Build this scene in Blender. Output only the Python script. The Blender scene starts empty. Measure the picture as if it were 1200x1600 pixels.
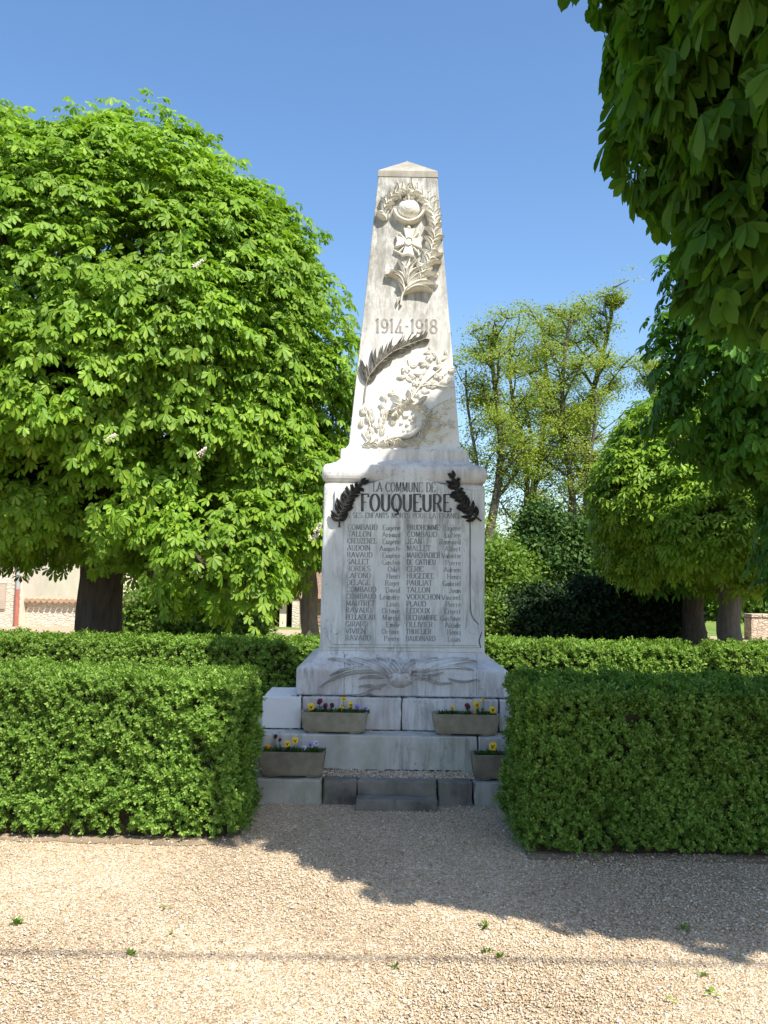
import bpy, bmesh, math, random
import numpy as np
from mathutils import Vector, Matrix, noise as mnoise

random.seed(7)
RNG = np.random.default_rng(11)
S = bpy.context.scene
COL = S.collection
R = math.radians

# ------------------------------------------------------------------ camera
F_PX = 1400.0
CAM_H = 1.55
cam_d = bpy.data.cameras.new("camera")
cam_d.sensor_fit = 'VERTICAL'
cam_d.sensor_height = 36.0
cam_d.lens = F_PX * 36.0 / 1600.0
cam_d.clip_start = 0.05
cam_d.clip_end = 3000
cam = bpy.data.objects.new("camera", cam_d)
COL.objects.link(cam)
CR = Matrix.Rotation(R(90 + 4.09), 3, 'X') @ Matrix.Rotation(R(0.9), 3, 'Z')
cam.location = (0, 0, CAM_H)
cam.rotation_euler = CR.to_euler()
S.camera = cam

# ------------------------------------------------------------------ sky, sun, exposure
SUN_EL, SUN_AZ = 54.0, 36.0          # sun behind the camera and to its right
sun_dir = Vector((math.cos(R(SUN_EL)) * math.sin(R(SUN_AZ)), -math.cos(R(SUN_EL)) * math.cos(R(SUN_AZ)), math.sin(R(SUN_EL))))
W = bpy.data.worlds.new("World")
S.world = W
W.use_nodes = True
wn = W.node_tree
sky = wn.nodes.new("ShaderNodeTexSky")
sky.sky_type = 'NISHITA'
sky.sun_disc = False
sky.sun_elevation = R(SUN_EL)
sky.sun_rotation = math.atan2(sun_dir.x, sun_dir.y)
sky.air_density = 1.0
sky.dust_density = 1.2
sky.ozone_density = 2.0
hs = wn.nodes.new("ShaderNodeHueSaturation")
hs.inputs['Saturation'].default_value = 1.15
wn.links.new(sky.outputs[0], hs.inputs['Color'])
wn.links.new(hs.outputs[0], wn.nodes["Background"].inputs[0])
wn.nodes["Background"].inputs[1].default_value = 0.14
sl = bpy.data.lights.new("sun", 'SUN')
sl.energy = 5.0
sl.angle = R(0.53)
sl.color = (1.0, 0.95, 0.86)
so = bpy.data.objects.new("sun", sl)
COL.objects.link(so)
so.rotation_euler = (-sun_dir).to_track_quat('-Z', 'Y').to_euler()
so.location = sun_dir * 60
S.view_settings.view_transform = 'Standard'
S.view_settings.look = 'None'
S.view_settings.gamma = 1
S.view_settings.exposure = 0.76
S.render.engine = 'CYCLES'
S.cycles.max_bounces = 8
S.cycles.use_denoising = True

# ------------------------------------------------------------------ helpers
def ray(px, py):
    return CR @ Vector(((px - 600) / F_PX, -(py - 800) / F_PX, -1.0))

def at(px, py, Y):
    d = ray(px, py)
    t = Y / d.y
    return Vector((d.x * t, Y, CAM_H + d.z * t))

def ground(px, py, z=0.0):
    d = ray(px, py)
    t = (z - CAM_H) / d.z
    return Vector((d.x * t, d.y * t, z))

def world_loc(p):
    v = Vector((0, 0, 0))
    while p is not None:
        v += p.location
        p = p.parent
    return v

def empty(name, loc, label=None, cat=None, group=None):
    o = bpy.data.objects.new(name, None)
    o.empty_display_size = 0.2
    COL.objects.link(o)
    o.location = loc
    tag(o, label, cat, group)
    return o

def tag(o, label=None, cat=None, group=None, kind=None):
    if label: o["label"] = label
    if cat: o["category"] = cat
    if group: o["group"] = group
    if kind: o["kind"] = kind
    return o

def link_mesh(name, me, mat, parent=None, loc=None):
    """mesh holds world coordinates; shift them to the parent's (or loc's) origin"""
    off = world_loc(parent) if parent is not None else (Vector(loc) if loc is not None else Vector((0, 0, 0)))
    if off.length > 0:
        me.transform(Matrix.Translation(-off))
    o = bpy.data.objects.new(name, me)
    COL.objects.link(o)
    if parent is not None:
        o.parent = parent
    elif loc is not None:
        o.location = loc
    for m in (mat if isinstance(mat, (list, tuple)) else [mat]):
        me.materials.append(m)
    return o

def from_bm(name, bm, mat, parent=None, loc=None, smooth=False):
    me = bpy.data.meshes.new(name)
    bmesh.ops.recalc_face_normals(bm, faces=bm.faces[:])
    bm.to_mesh(me)
    bm.free()
    if smooth:
        me.shade_smooth()
    return link_mesh(name, me, mat, parent, loc)

def from_np(name, verts, loops, totals, mat, parent=None, loc=None, smooth=False):
    me = bpy.data.meshes.new(name)
    verts = np.ascontiguousarray(verts, dtype=np.float32).reshape(-1, 3)
    loops = np.ascontiguousarray(loops, dtype=np.int32).ravel()
    totals = np.ascontiguousarray(totals, dtype=np.int32).ravel()
    me.vertices.add(len(verts))
    me.vertices.foreach_set("co", verts.ravel())
    me.loops.add(len(loops))
    me.loops.foreach_set("vertex_index", loops)
    me.polygons.add(len(totals))
    starts = np.concatenate([[0], np.cumsum(totals)[:-1]]).astype(np.int32)
    me.polygons.foreach_set("loop_start", starts)
    me.polygons.foreach_set("loop_total", totals)
    me.update(calc_edges=True)
    me.validate()
    if smooth:
        me.shade_smooth()
    return link_mesh(name, me, mat, parent, loc)

def copy_tree(o, parent=None):
    c = o.copy()
    COL.objects.link(c)
    c.parent = parent
    for ch in list(o.children):
        copy_tree(ch, c)
    return c

def norm(a):
    return a / np.maximum(np.linalg.norm(a, axis=-1, keepdims=True), 1e-9)

def add_box(bm, x0, x1, y0, y1, z0, z1, bev=0.0, seg=2):
    r = bmesh.ops.create_cube(bm, size=1.0)
    vs = r['verts']
    for v in vs:
        v.co = Vector((x0 + (v.co.x + .5) * (x1 - x0), y0 + (v.co.y + .5) * (y1 - y0), z0 + (v.co.z + .5) * (z1 - z0)))
    if bev > 0:
        es = list({e for v in vs for e in v.link_edges})
        bmesh.ops.bevel(bm, geom=es, offset=bev, segments=seg, profile=0.5, affect='EDGES')

def rounded_ring(cx, cy, hx, hy, r, n=4):
    pts = []
    r = max(min(r, hx * .98, hy * .98), 1e-4)
    for (sx, sy, a0) in ((1, 1, 0), (-1, 1, 90), (-1, -1, 180), (1, -1, 270)):
        for k in range(n + 1):
            a = R(a0 + 90 * k / n)
            pts.append((cx + sx * (hx - r) + r * math.cos(a), cy + sy * (hy - r) + r * math.sin(a)))
    return pts

def loft(bm, cx, cy, prof, corner=0.01, cap_top=True, cap_bottom=True, ratio=None):
    """prof: list of (z, half width[, half depth])"""
    rings = []
    for p in prof:
        hx = p[1]
        hy = p[2] if len(p) > 2 else p[1]
        rings.append([bm.verts.new((x, y, p[0])) for x, y in rounded_ring(cx, cy, hx, hy, corner)])
    n = len(rings[0])
    for a, b in zip(rings, rings[1:]):
        for i in range(n):
            bm.faces.new((a[i], a[(i + 1) % n], b[(i + 1) % n], b[i]))
    if cap_bottom: bm.faces.new(rings[0][::-1])
    if cap_top: bm.faces.new(rings[-1])
    return rings

def tube(bm, pts, radii, n=8, cap=True, wob=0.0):
    pts = [Vector(p) for p in pts]
    rings = []
    up = Vector((0.31, 0.17, 0.93)).normalized()
    u = None
    for i, p in enumerate(pts):
        d = (pts[min(i + 1, len(pts) - 1)] - pts[max(i - 1, 0)]).normalized()
        if u is None:
            u = d.cross(up)
            if u.length < .1: u = d.cross(Vector((1, 0, 0)))
        u = (u - d * u.dot(d)).normalized()
        v = d.cross(u)
        r = radii[i] if hasattr(radii, '__len__') else radii
        rings.append([bm.verts.new(p + (u * math.cos(6.28318 * k / n) + v * math.sin(6.28318 * k / n)) * r * (1 + wob * math.sin(k * 2.4 + i * .35))) for k in range(n)])
    for a, b in zip(rings, rings[1:]):
        for k in range(n):
            bm.faces.new((a[k], a[(k + 1) % n], b[(k + 1) % n], b[k]))
    if cap:
        bm.faces.new(rings[0][::-1]); bm.faces.new(rings[-1])

# ------------------------------------------------------------------ materials
class NT:
    def __init__(self, name):
        self.m = bpy.data.materials.new(name)
        self.m.use_nodes = True
        self.t = self.m.node_tree
        self.b = self.t.nodes["Principled BSDF"]
        self.out = self.t.nodes["Material Output"]
        self.tc = self.t.nodes.new("ShaderNodeTexCoord")
    def n(self, typ, **kw):
        x = self.t.nodes.new(typ)
        for k, v in kw.items():
            if k.startswith('i_'):
                x.inputs[int(k[2:])].default_value = v
            else:
                setattr(x, k, v)
        return x
    def l(self, a, b): self.t.links.new(a, b)
    def coords(self, scale=(1, 1, 1)):
        mp = self.n("ShaderNodeMapping")
        mp.inputs['Scale'].default_value = scale
        self.l(self.tc.outputs['Object'], mp.inputs[0])
        return mp.outputs[0]
    def noise(self, scale, detail=5, rough=.6, vscale=(1, 1, 1), dist=0):
        x = self.n("ShaderNodeTexNoise")
        x.inputs['Scale'].default_value = scale
        x.inputs['Detail'].default_value = detail
        x.inputs['Roughness'].default_value = rough
        x.inputs['Distortion'].default_value = dist
        self.l(self.coords(vscale), x.inputs['Vector'])
        return x.outputs['Fac']
    def ramp(self, fac, stops, interp='LINEAR'):
        x = self.n("ShaderNodeValToRGB")
        cr = x.color_ramp
        cr.interpolation = interp
        while len(cr.elements) < len(stops): cr.elements.new(.5)
        for e, (p, c) in zip(cr.elements, stops):
            e.position = p
            e.color = c if len(c) == 4 else (*c, 1)
        self.l(fac, x.inputs[0])
        return x.outputs[0]
    def mix(self, fac, a, b, mode='MIX'):
        x = self.n("ShaderNodeMix", data_type='RGBA', blend_type=mode)
        if isinstance(fac, (int, float)): x.inputs[0].default_value = fac
        else: self.l(fac, x.inputs[0])
        for s, v in ((6, a), (7, b)):
            if isinstance(v, tuple): x.inputs[s].default_value = v if len(v) == 4 else (*v, 1)
            else: self.l(v, x.inputs[s])
        return x.outputs[2]
    def math(self, op, a, b=0.0):
        x = self.n("ShaderNodeMath", operation=op)
        for s, v in ((0, a), (1, b)):
            if isinstance(v, (int, float)): x.inputs[s].default_value = v
            else: self.l(v, x.inputs[s])
        return x.outputs[0]
    def bump(self, h, strength=.3, dist=.01):
        x = self.n("ShaderNodeBump")
        x.inputs['Strength'].default_value = strength
        x.inputs['Distance'].default_value = dist
        self.l(h, x.inputs['Height'])
        self.l(x.outputs[0], self.b.inputs['Normal'])
    def color(self, c):
        if isinstance(c, tuple): self.b.inputs['Base Color'].default_value = (*c, 1)
        else: self.l(c, self.b.inputs['Base Color'])
    def rough(self, v):
        self.b.inputs['Roughness'].default_value = v
        self.b.inputs['Specular IOR Level'].default_value = .3

def simple(name, c1, c2, scale=8, rough=.85, bump=.2, bscale=None, bdist=.01, vscale=(1, 1, 1)):
    k = NT(name)
    k.color(k.ramp(k.noise(scale, 6, .65, vscale), [(.3, c1), (.7, c2)]))
    k.rough(rough)
    if bump: k.bump(k.noise(bscale or scale * 4, 6, .7, vscale), bump, bdist)
    return k.m

def limestone(name, base=(.74, .72, .67), warm=(.66, .61, .52), grime=(.22, .21, .19), amount=.5, streak=True, green=0.0, zgrime=None):
    k = NT(name)
    c = k.ramp(k.noise(3.0, 6, .6), [(.35, warm), (.6, base)])
    if streak:
        st = k.ramp(k.noise(3.2, 7, .72, (5.5, 5.5, .75), .4), [(.46, (0, 0, 0)), (.64, (1, 1, 1))])
        pa = k.ramp(k.noise(1.7, 4, .6), [(.36, (0, 0, 0)), (.58, (1, 1, 1))])
        f = k.math('MULTIPLY', k.math('MULTIPLY', st, pa), amount)
        if zgrime:
            sep = k.n("ShaderNodeSeparateXYZ"); k.l(k.tc.outputs['Object'], sep.inputs[0])
            mr = k.n("ShaderNodeMapRange"); k.l(sep.outputs[2], mr.inputs[0])
            mr.inputs[1].default_value, mr.inputs[2].default_value = zgrime
            mr.inputs[3].default_value, mr.inputs[4].default_value = .12, 1.0
            f = k.math('MULTIPLY', f, mr.outputs[0])
            mo = k.ramp(k.noise(9, 8, .8, (1.6, 1.6, .7)), [(.38, (0, 0, 0)), (.56, (1, 1, 1))])
            c = k.mix(k.math('MULTIPLY', k.math('ADD', k.math('MULTIPLY', mo, .58), .34), mr.outputs[0]), c, (.23, .22, .19, 1))
        c = k.mix(f, c, (*grime, 1))
    sp = k.ramp(k.noise(24, 6, .8), [(.565, (0, 0, 0)), (.66, (1, 1, 1))])
    pm = k.ramp(k.noise(2.6, 3, .5), [(.45, (0, 0, 0)), (.65, (1, 1, 1))])
    c = k.mix(k.math('MULTIPLY', k.math('MULTIPLY', sp, pm), amount * .9), c, (.10, .10, .095, 1))
    if green > 0:
        gm = k.ramp(k.noise(5, 5, .6, (1, 1, .6)), [(.45, (0, 0, 0)), (.68, (1, 1, 1))])
        c = k.mix(k.math('MULTIPLY', gm, green), c, (.17, .19, .09, 1))
    k.color(c)
    k.rough(.9)
    h = k.math('ADD', k.noise(45, 6, .75), k.math('MULTIPLY', k.noise(9, 5, .6), .8))
    k.bump(h, .35, .006)
    return k.m

def leaf_mat(name, c_a, c_b, c_c=None, trans=.35, rough=.5, spec=.25, tcol=None):
    k = NT(name)
    g = k.n("ShaderNodeNewGeometry")
    stops = [(0, c_a), (.6, c_b)] + ([(1, c_c)] if c_c else [])
    c = k.ramp(g.outputs['Random Per Island'], stops)
    big = k.ramp(k.noise(.9, 3, .5), [(.3, (.8, .8, .8)), (.7, (1.15, 1.15, 1.15))])
    c = k.mix(1.0, c, big, 'MULTIPLY')
    k.color(c)
    k.rough(rough)
    k.b.inputs['Specular IOR Level'].default_value = spec
    tr = k.n("ShaderNodeBsdfTranslucent")
    k.l(k.mix(1.0, c, (tcol or (1.35, 1.45, .55)) + (1,), 'MULTIPLY'), tr.inputs[0])
    ms = k.n("ShaderNodeMixShader")
    ms.inputs[0].default_value = trans
    k.l(k.b.outputs[0], ms.inputs[1])
    k.l(tr.outputs[0], ms.inputs[2])
    k.l(ms.outputs[0], k.out.inputs[0])
    return k.m

M = {}
M['shaft'] = limestone("limestone_shaft", base=(.77, .76, .73), warm=(.68, .66, .61), grime=(.15, .145, .125), amount=1.0, zgrime=(2.9, 4.3))
M['cap'] = limestone("limestone_cap", base=(.38, .35, .29), warm=(.20, .18, .14), amount=.9)
M['stone'] = limestone("limestone_block", base=(.68, .67, .64), warm=(.54, .49, .46), amount=.75)
M['panel'] = limestone("limestone_panel", base=(.68, .68, .66), warm=(.57, .57, .55), amount=.75)
M['relief'] = limestone("limestone_relief", base=(.74, .72, .65), warm=(.62, .57, .48), amount=.4)
M['step'] = limestone("step_stone", base=(.60, .59, .54), warm=(.47, .46, .41), amount=.75, green=.35)
M['fresh'] = limestone("fresh_slab", base=(.76, .76, .75), warm=(.70, .70, .68), amount=.12, streak=False)
M['kerb'] = limestone("kerb_stone", base=(.42, .41, .36), warm=(.32, .31, .26), amount=.6, green=.5)
M['darkstone'] = limestone("stained_step_stone", base=(.25, .225, .19), warm=(.075, .07, .062), amount=.9, green=.25)
M['mortar'] = simple("mortar_dark", (.03, .028, .024), (.10, .09, .075), 20)
M['moss'] = simple("black_moss", (.012, .012, .009), (.05, .05, .03), 40, 1, .5)
M['ink'] = simple("letter_paint", (.055, .055, .055), (.12, .12, .12), 30, .7, 0)
M['ink_names'] = simple("letter_paint_names", (.13, .13, .135), (.33, .33, .32), 14, .8, 0)
M['ink_faded'] = simple("letter_paint_faded", (.10, .10, .10), (.34, .34, .33), 14, .8, 0)
M['bronze'] = simple("dark_bronze", (.018, .018, .016), (.05, .048, .042), 30, .55, .3)
M['bronze_grey'] = simple("weathered_bronze", (.19, .18, .155), (.34, .32, .27), 25, .6, .3)
M['concrete'] = simple("trough_concrete", (.21, .19, .13), (.38, .34, .25), 9, .95, .4, 90, .004)
M['concrete_dark'] = simple("trough_concrete_dark", (.13, .115, .085), (.28, .25, .185), 7, .95, .4, 90, .004)
M['soil'] = simple("soil", (.02, .014, .01), (.06, .042, .03), 40, 1, .6, 60, .01)
M['bark'] = simple("bark", (.05, .04, .03), (.12, .10, .08), 5, .95, .8, 14, .03, (3, 3, .6))
M['bark_thin'] = simple("bark_thin_stems", (.055, .048, .038), (.12, .105, .085), 5, .95, .6, 14, .02, (3, 3, .6))
M['bark_grey'] = simple("bark_grey", (.09, .085, .075), (.19, .18, .155), 5, .95, .8, 14, .03, (3, 3, .6))
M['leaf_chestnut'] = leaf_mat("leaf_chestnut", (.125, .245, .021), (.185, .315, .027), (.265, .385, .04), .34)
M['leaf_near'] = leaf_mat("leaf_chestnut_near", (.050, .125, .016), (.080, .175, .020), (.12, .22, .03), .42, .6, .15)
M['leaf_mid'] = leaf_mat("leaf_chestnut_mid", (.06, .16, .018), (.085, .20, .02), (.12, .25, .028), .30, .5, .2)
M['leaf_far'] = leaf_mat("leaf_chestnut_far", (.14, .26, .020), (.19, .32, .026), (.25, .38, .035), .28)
M['box'] = leaf_mat("leaf_box", (.095, .185, .028), (.17, .29, .042), (.30, .41, .095), .32, .55, .16)
M['locust'] = leaf_mat("leaf_locust", (.20, .28, .045), (.28, .35, .055), (.35, .38, .08), .42)
M['ivy'] = leaf_mat("leaf_ivy", (.030, .07, .018), (.055, .115, .025), (.09, .16, .035), .18, .65, .15)
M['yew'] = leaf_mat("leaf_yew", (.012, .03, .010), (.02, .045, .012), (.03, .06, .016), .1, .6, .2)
M['bush'] = leaf_mat("leaf_bush", (.10, .19, .025), (.15, .25, .035), (.20, .30, .06), .35)
M['hedge_core'] = simple("hedge_twigs", (.018, .016, .008), (.055, .045, .025), 30, 1, .5)
M['flower_white'] = simple("chestnut_flower", (.75, .70, .62), (.80, .62, .55), 40, .7, 0)
M['green_stem'] = simple("stem_green", (.05, .12, .02), (.08, .17, .03), 40, .6, 0)
M['plaster'] = simple("cream_render", (.62, .53, .42), (.72, .64, .53), 2.5, .95, .3, 40)
M['shutter'] = simple("wood_shutter", (.38, .30, .24), (.46, .38, .30), 4, .8, .2)
M['zinc'] = simple("zinc_pipe", (.30, .31, .32), (.40, .41, .42), 10, .5, 0)
M['redpipe'] = simple("red_pipe", (.34, .11, .08), (.42, .15, .11), 10, .5, 0)
M['cable'] = simple("cable_rubber", (.015, .015, .015), (.03, .03, .03), 10, .6, 0)

def rubble(name, a, b, mort, sc=(5, 5, 9)):
    k = NT(name)
    v = k.n("ShaderNodeTexVoronoi", feature='F1'); v.inputs['Scale'].default_value = 1
    k.l(k.coords(sc), v.inputs['Vector'])
    e = k.n("ShaderNodeTexVoronoi", feature='DISTANCE_TO_EDGE'); e.inputs['Scale'].default_value = 1
    k.l(k.coords(sc), e.inputs['Vector'])
    sep = k.n("ShaderNodeSeparateColor"); k.l(v.outputs['Color'], sep.inputs[0])
    c = k.ramp(sep.outputs[0], [(0, a), (1, b)])
    em = k.ramp(e.outputs['Distance'], [(.02, (.25, .25, .25)), (.14, (1, 1, 1))])
    c = k.mix(em, (*mort, 1), c)
    k.color(k.mix(.25, c, k.ramp(k.noise(20, 5), [(.3, a), (.7, b)])))
    k.rough(.95)
    k.bump(em, .6, .03)
    return k.m
M['rubble'] = rubble("rubble_wall", (.52, .46, .37), (.66, .59, .49), (.46, .40, .33), (5.5, 5.5, 15))
M['rubble_dark'] = rubble("rubble_brown", (.22, .15, .11), (.36, .27, .20), (.16, .12, .09), (3, 3, 7))
M['rubble_pillar'] = rubble("rubble_pillar", (.42, .32, .24), (.62, .52, .42), (.30, .23, .17), (7, 7, 15))
M['tile'] = simple("clay_tile", (.34, .22, .14), (.52, .38, .27), 9, .9, .3)
M['darkwood'] = simple("dark_wood", (.03, .03, .03), (.07, .065, .06), 6, .8, .2)

def gravel_mat(name, ground_sheet):
    k = NT(name)
    stops = [(0, (.26, .20, .14)), (.10, (.42, .31, .20)), (.35, (.54, .42, .28)), (.6, (.60, .49, .345)), (.85, (.66, .57, .43)), (1, (.78, .73, .64))]
    if ground_sheet:
        v = k.n("ShaderNodeTexVoronoi", feature='F1'); v.inputs['Scale'].default_value = 75
        k.l(k.coords(), v.inputs['Vector'])
        sep = k.n("ShaderNodeSeparateColor"); k.l(v.outputs['Color'], sep.inputs[0])
        c = k.ramp(sep.outputs[0], stops)
        c = k.mix(1.0, c, (.80, .78, .74, 1), 'MULTIPLY')
        k.bump(v.outputs['Distance'], .8, -.012)
    else:
        g = k.n("ShaderNodeNewGeometry")
        c = k.ramp(g.outputs['Random Per Island'], stops)
    pt = k.ramp(k.noise(1.4, 4, .6), [(.3, (.86, .83, .80)), (.7, (1.05, 1.04, 1.03))])
    c = k.mix(1.0, c, pt, 'MULTIPLY')
    k.color(c)
    k.rough(.9)
    return k.m
M['gravel'] = gravel_mat("gravel_ground", True)
M['pebble'] = gravel_mat("gravel_stone", False)
M['grass'] = simple("meadow_grass", (.09, .15, .03), (.20, .26, .06), 1.2, 1, .5, 30, .05)
M['earth'] = simple("bare_earth", (.20, .15, .10), (.32, .24, .16), 9, 1, .6, 70, .01)

# ------------------------------------------------------------------ ground
def sheet(name, x0, x1, y0, y1, z, mat, n=1, kind='structure'):
    bm = bmesh.new()
    bmesh.ops.create_grid(bm, x_segments=n, y_segments=n, size=.5)
    for v in bm.verts:
        v.co = Vector((x0 + (v.co.x + .5) * (x1 - x0), y0 + (v.co.y + .5) * (y1 - y0), z))
    return tag(from_bm(name, bm, mat), kind=kind)

sheet("ground", -900, 900, -300, 1800, -.012, M['grass'])
sheet("gravel_square", -22, 14, -8, 25.5, 0, M['gravel'])

def earth_strip(x0, x1, y0, y1):
    bm = bmesh.new()
    n = 160
    fr = []; bk = []
    for i in range(n + 1):
        x = x0 + (x1 - x0) * i / n
        k = .06 * mnoise.noise(Vector((x * 3.1, y0, 0))) + .035 * mnoise.noise(Vector((x * 11, y0, 5))) + .02 * mnoise.noise(Vector((x * 37, y0, 9)))
        fr.append(bm.verts.new((x, y0 + k, .004))); bk.append(bm.verts.new((x, y1, .004)))
    for i in range(n):
        bm.faces.new((fr[i], fr[i + 1], bk[i + 1], bk[i]))
    tag(from_bm("earth_strip", bm, M['earth']), kind='structure')
earth_strip(-5, -.83, 5.25, 6.15)
earth_strip(.83, 5, 5.07, 6.05)

def pebbles(name, X, Y, Z, sz, rng, mat, parent=None):
    N = len(X)
    base = np.array([[1, 0, 0], [-1, 0, 0], [0, 1, 0], [0, -1, 0], [0, 0, 1], [0, 0, -1]], float)
    v = base[None] * (1 + rng.uniform(-.35, .35, (N, 6, 1))) + rng.uniform(-.28, .28, (N, 6, 3))
    v *= np.stack([rng.uniform(.75, 1.35, N), rng.uniform(.75, 1.2, N), rng.uniform(.45, .8, N)], 1)[:, None, :]
    a = rng.uniform(0, 6.283, N); ca, sa = np.cos(a), np.sin(a)
    tx = rng.uniform(-.5, .5, N)
    x = v[..., 0] * ca[:, None] - v[..., 1] * sa[:, None]
    y = v[..., 0] * sa[:, None] + v[..., 1] * ca[:, None]
    z = v[..., 2] + x * tx[:, None]
    v = np.stack([x, y, z], -1) * sz[:, None, None]
    v += np.stack([X, Y, Z], 1)[:, None, :]
    tri = np.array([[0, 2, 4], [2, 1, 4], [1, 3, 4], [3, 0, 4], [2, 0, 5], [1, 2, 5], [3, 1, 5], [0, 3, 5]])
    loops = (tri[None] + (np.arange(N) * 6)[:, None, None]).reshape(-1)
    return from_np(name, v, loops, np.full(N * 8, 3), mat, parent)

def gravel():
    rng = np.random.default_rng(3)
    N = 270000
    # denser towards the camera, all over the part of the square in front of the monument
    Y = 2.2 + (6.25 - 2.2) * rng.random(N) ** 1.15
    X = rng.uniform(-1, 1, N) * (1.0 + .52 * Y)
    keep = ~(((X < -.9) & (Y > 5.75)) | ((X > 0.95) & (Y > 5.5)))
    bare = ((X < -.78) & (Y > 5.16 + .04 * np.sin(X * 9))) | ((X > .78) & (Y > 4.98 + .04 * np.sin(X * 8)))
    keep &= ~(bare & (rng.random(N) < .3))
    X, Y = X[keep], Y[keep]
    sz = rng.choice([.0032, .0043, .0055, .0075], len(X), p=[.38, .37, .20, .05]) * rng.uniform(.8, 1.2, len(X))
    Z = sz * rng.uniform(-.1, .9, len(X)) + .004 * np.sin(X * 3.1) * np.sin(Y * 2.3)
    Z = np.maximum(Z, 0)
    tag(pebbles("gravel", X, Y, Z, sz, rng, M['pebble']), kind='stuff')
gravel()

# ------------------------------------------------------------------ the war memorial
Yc, MX = 7.64, at(630, 900, 7.0).x
ZB = 0.0
z_kerb = .164
Y_kerb, Y_B, Y_A, Y_P, Y_D = 6.20, 6.53, 6.745, 6.80, 7.00
z_B = at(630, 1150, Y_B).z
z_A = at(630, 1091.5, Y_A).z
mon = empty("war_memorial", (MX, Yc, 0), "tall white stone war memorial obelisk with carved reliefs and a list of names", "war memorial")

def blocks(name, Y0, Y1, z0, z1, edges, mats, bev=.007, gap=.003, wear=.003):
    for i, (a, b) in enumerate(zip(edges, edges[1:])):
        bm = bmesh.new()
        add_box(bm, a + gap, b - gap, Y0, Y1, z0, z1, bev)
        for _ in range(4):
            es = [q for q in bm.edges if q.calc_length() > .055]
            if not es: break
            bmesh.ops.subdivide_edges(bm, edges=es, cuts=1, use_grid_fill=True)
        bm.normal_update()
        for v in bm.verts:
            c = v.co * 7 + Vector((i * 3.1, Y0 * 9, 0))
            edge = 1.0 + 2.2 * (min(v.co.x - a, b - v.co.x) < .012) + 1.6 * (z1 - v.co.z < .012)
            v.co += v.normal * (wear * (mnoise.noise(c) + .6 * mnoise.noise(c * 3.1) * edge - .35 * (edge > 1)))
        from_bm(name, bm, mats[i] if isinstance(mats, list) else mats, mon)

def X_at(px, py, Y): return at(px, py, Y).x
# ground course: kerb stones and the three dark stones behind the little front step
e = [MX - 1.55, MX - 1.0, X_at(504, 1230, 6.2), X_at(558, 1230, 6.2), X_at(684, 1230, 6.2), X_at(740, 1230, 6.2), MX + 1.0, MX + 1.55]
blocks("kerb_stone", Y_kerb, Y_kerb + .16, -.05, z_kerb, e, [M['kerb'], M['kerb'], M['darkstone'], M['darkstone'], M['darkstone'], M['kerb'], M['kerb']], .012, .004, .005)
bm = bmesh.new(); add_box(bm, X_at(556, 1250, 6.06), X_at(684, 1250, 6.06), 6.05, 6.187, -.05, .072, .010)
for _ in range(4):
    es = [q for q in bm.edges if q.calc_length() > .05]
    if es: bmesh.ops.subdivide_edges(bm, edges=es, cuts=1, use_grid_fill=True)
bm.normal_update()
for v in bm.verts:
    v.co += v.normal * (.006 * mnoise.noise(v.co * 8) + .004 * mnoise.noise(v.co * 27))
from_bm("front_step", bm, M['darkstone'], mon)
bm = bmesh.new(); add_box(bm, MX - 1.5, MX + 1.5, Y_kerb + .15, 8.9, -.06, z_kerb - .012)
from_bm("footing", bm, M['gravel'], mon)
rg = np.random.default_rng(5)
N = 9000
gx = rg.uniform(MX - 1.4, MX + 1.4, N); gy = rg.uniform(Y_kerb + .11, Y_B, N); gs = rg.uniform(.005, .010, N)
o = pebbles("gravel_fill", gx, gy, z_kerb - .010 + gs * rg.uniform(0, 1.2, N), gs, rg, M['pebble'], mon)
tag(o, kind='stuff')
# middle course
blocks("lower_step", Y_B, 7.3, z_kerb - .1, z_B, [MX - 1.35, X_at(747, 1170, Y_B), MX + 1.35], M['step'], .01, .003)
# upper course
XA0 = X_at(409, 1110, Y_A)
eA = [XA0, X_at(471.5, 1110, Y_A), X_at(627.5, 1110, Y_A), X_at(779.5, 1110, Y_A), 2 * MX - XA0]
blocks("upper_step", Y_A, 7.32, z_B + .002, z_A, eA, [M['fresh'], M['stone'], M['stone'], M['stone']], .008, .004)
bm = bmesh.new()
add_box(bm, XA0 + .03, 2 * MX - XA0 - .03, Y_A + .012, 7.30, z_B + .004, z_A - .006)
add_box(bm, MX - .85, MX + .85, 7.325, 8.5, .1, z_A - .002)
from_bm("mortar", bm, M['mortar'], mon)

# plinth (flared foot)
hwP = (X_at(786, 1080, Y_P) - X_at(451.5, 1080, Y_P)) / 2
hwD = Yc - Y_D
def zz(py, Y): return at(630, py, Y).z
z_p1 = zz(1052, Y_P)
z_p2 = zz(1018, Y_D)
prof_p = [(z_A + .004, hwP - .006), (z_A + .014, hwP), (z_p1 - .02, hwP)]
dz = z_p2 - z_p1
for t, hw in ((.02, 1.0), (.10, .985), (.17, .95), (.24, .88), (.32, .74), (.42, .55), (.55, .36), (.70, .19), (.85, .08), (1.0, .03)):
    prof_p.append((z_p1 + dz * t, hwD + (hwP - hwD) * hw))
bm = bmesh.new(); loft(bm, MX, Yc, prof_p, .03)
from_bm("plinth", bm, M['stone'], mon, smooth=False)
def y_plinth(z):
    zs = [p[0] for p in prof_p]; hs = [p[1] for p in prof_p]
    return Yc - float(np.interp(z, zs, hs))
# pedestal
z_d1 = zz(757, Y_D)
prof_d = [(z_p2 + .002, hwD + .004), (z_p2 + .02, hwD), (z_d1 - .03, hwD - .006), (z_d1, hwD - .012)]
bm = bmesh.new(); loft(bm, MX, Yc, prof_d, .022)
from_bm("pedestal", bm, M['panel'], mon)
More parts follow.
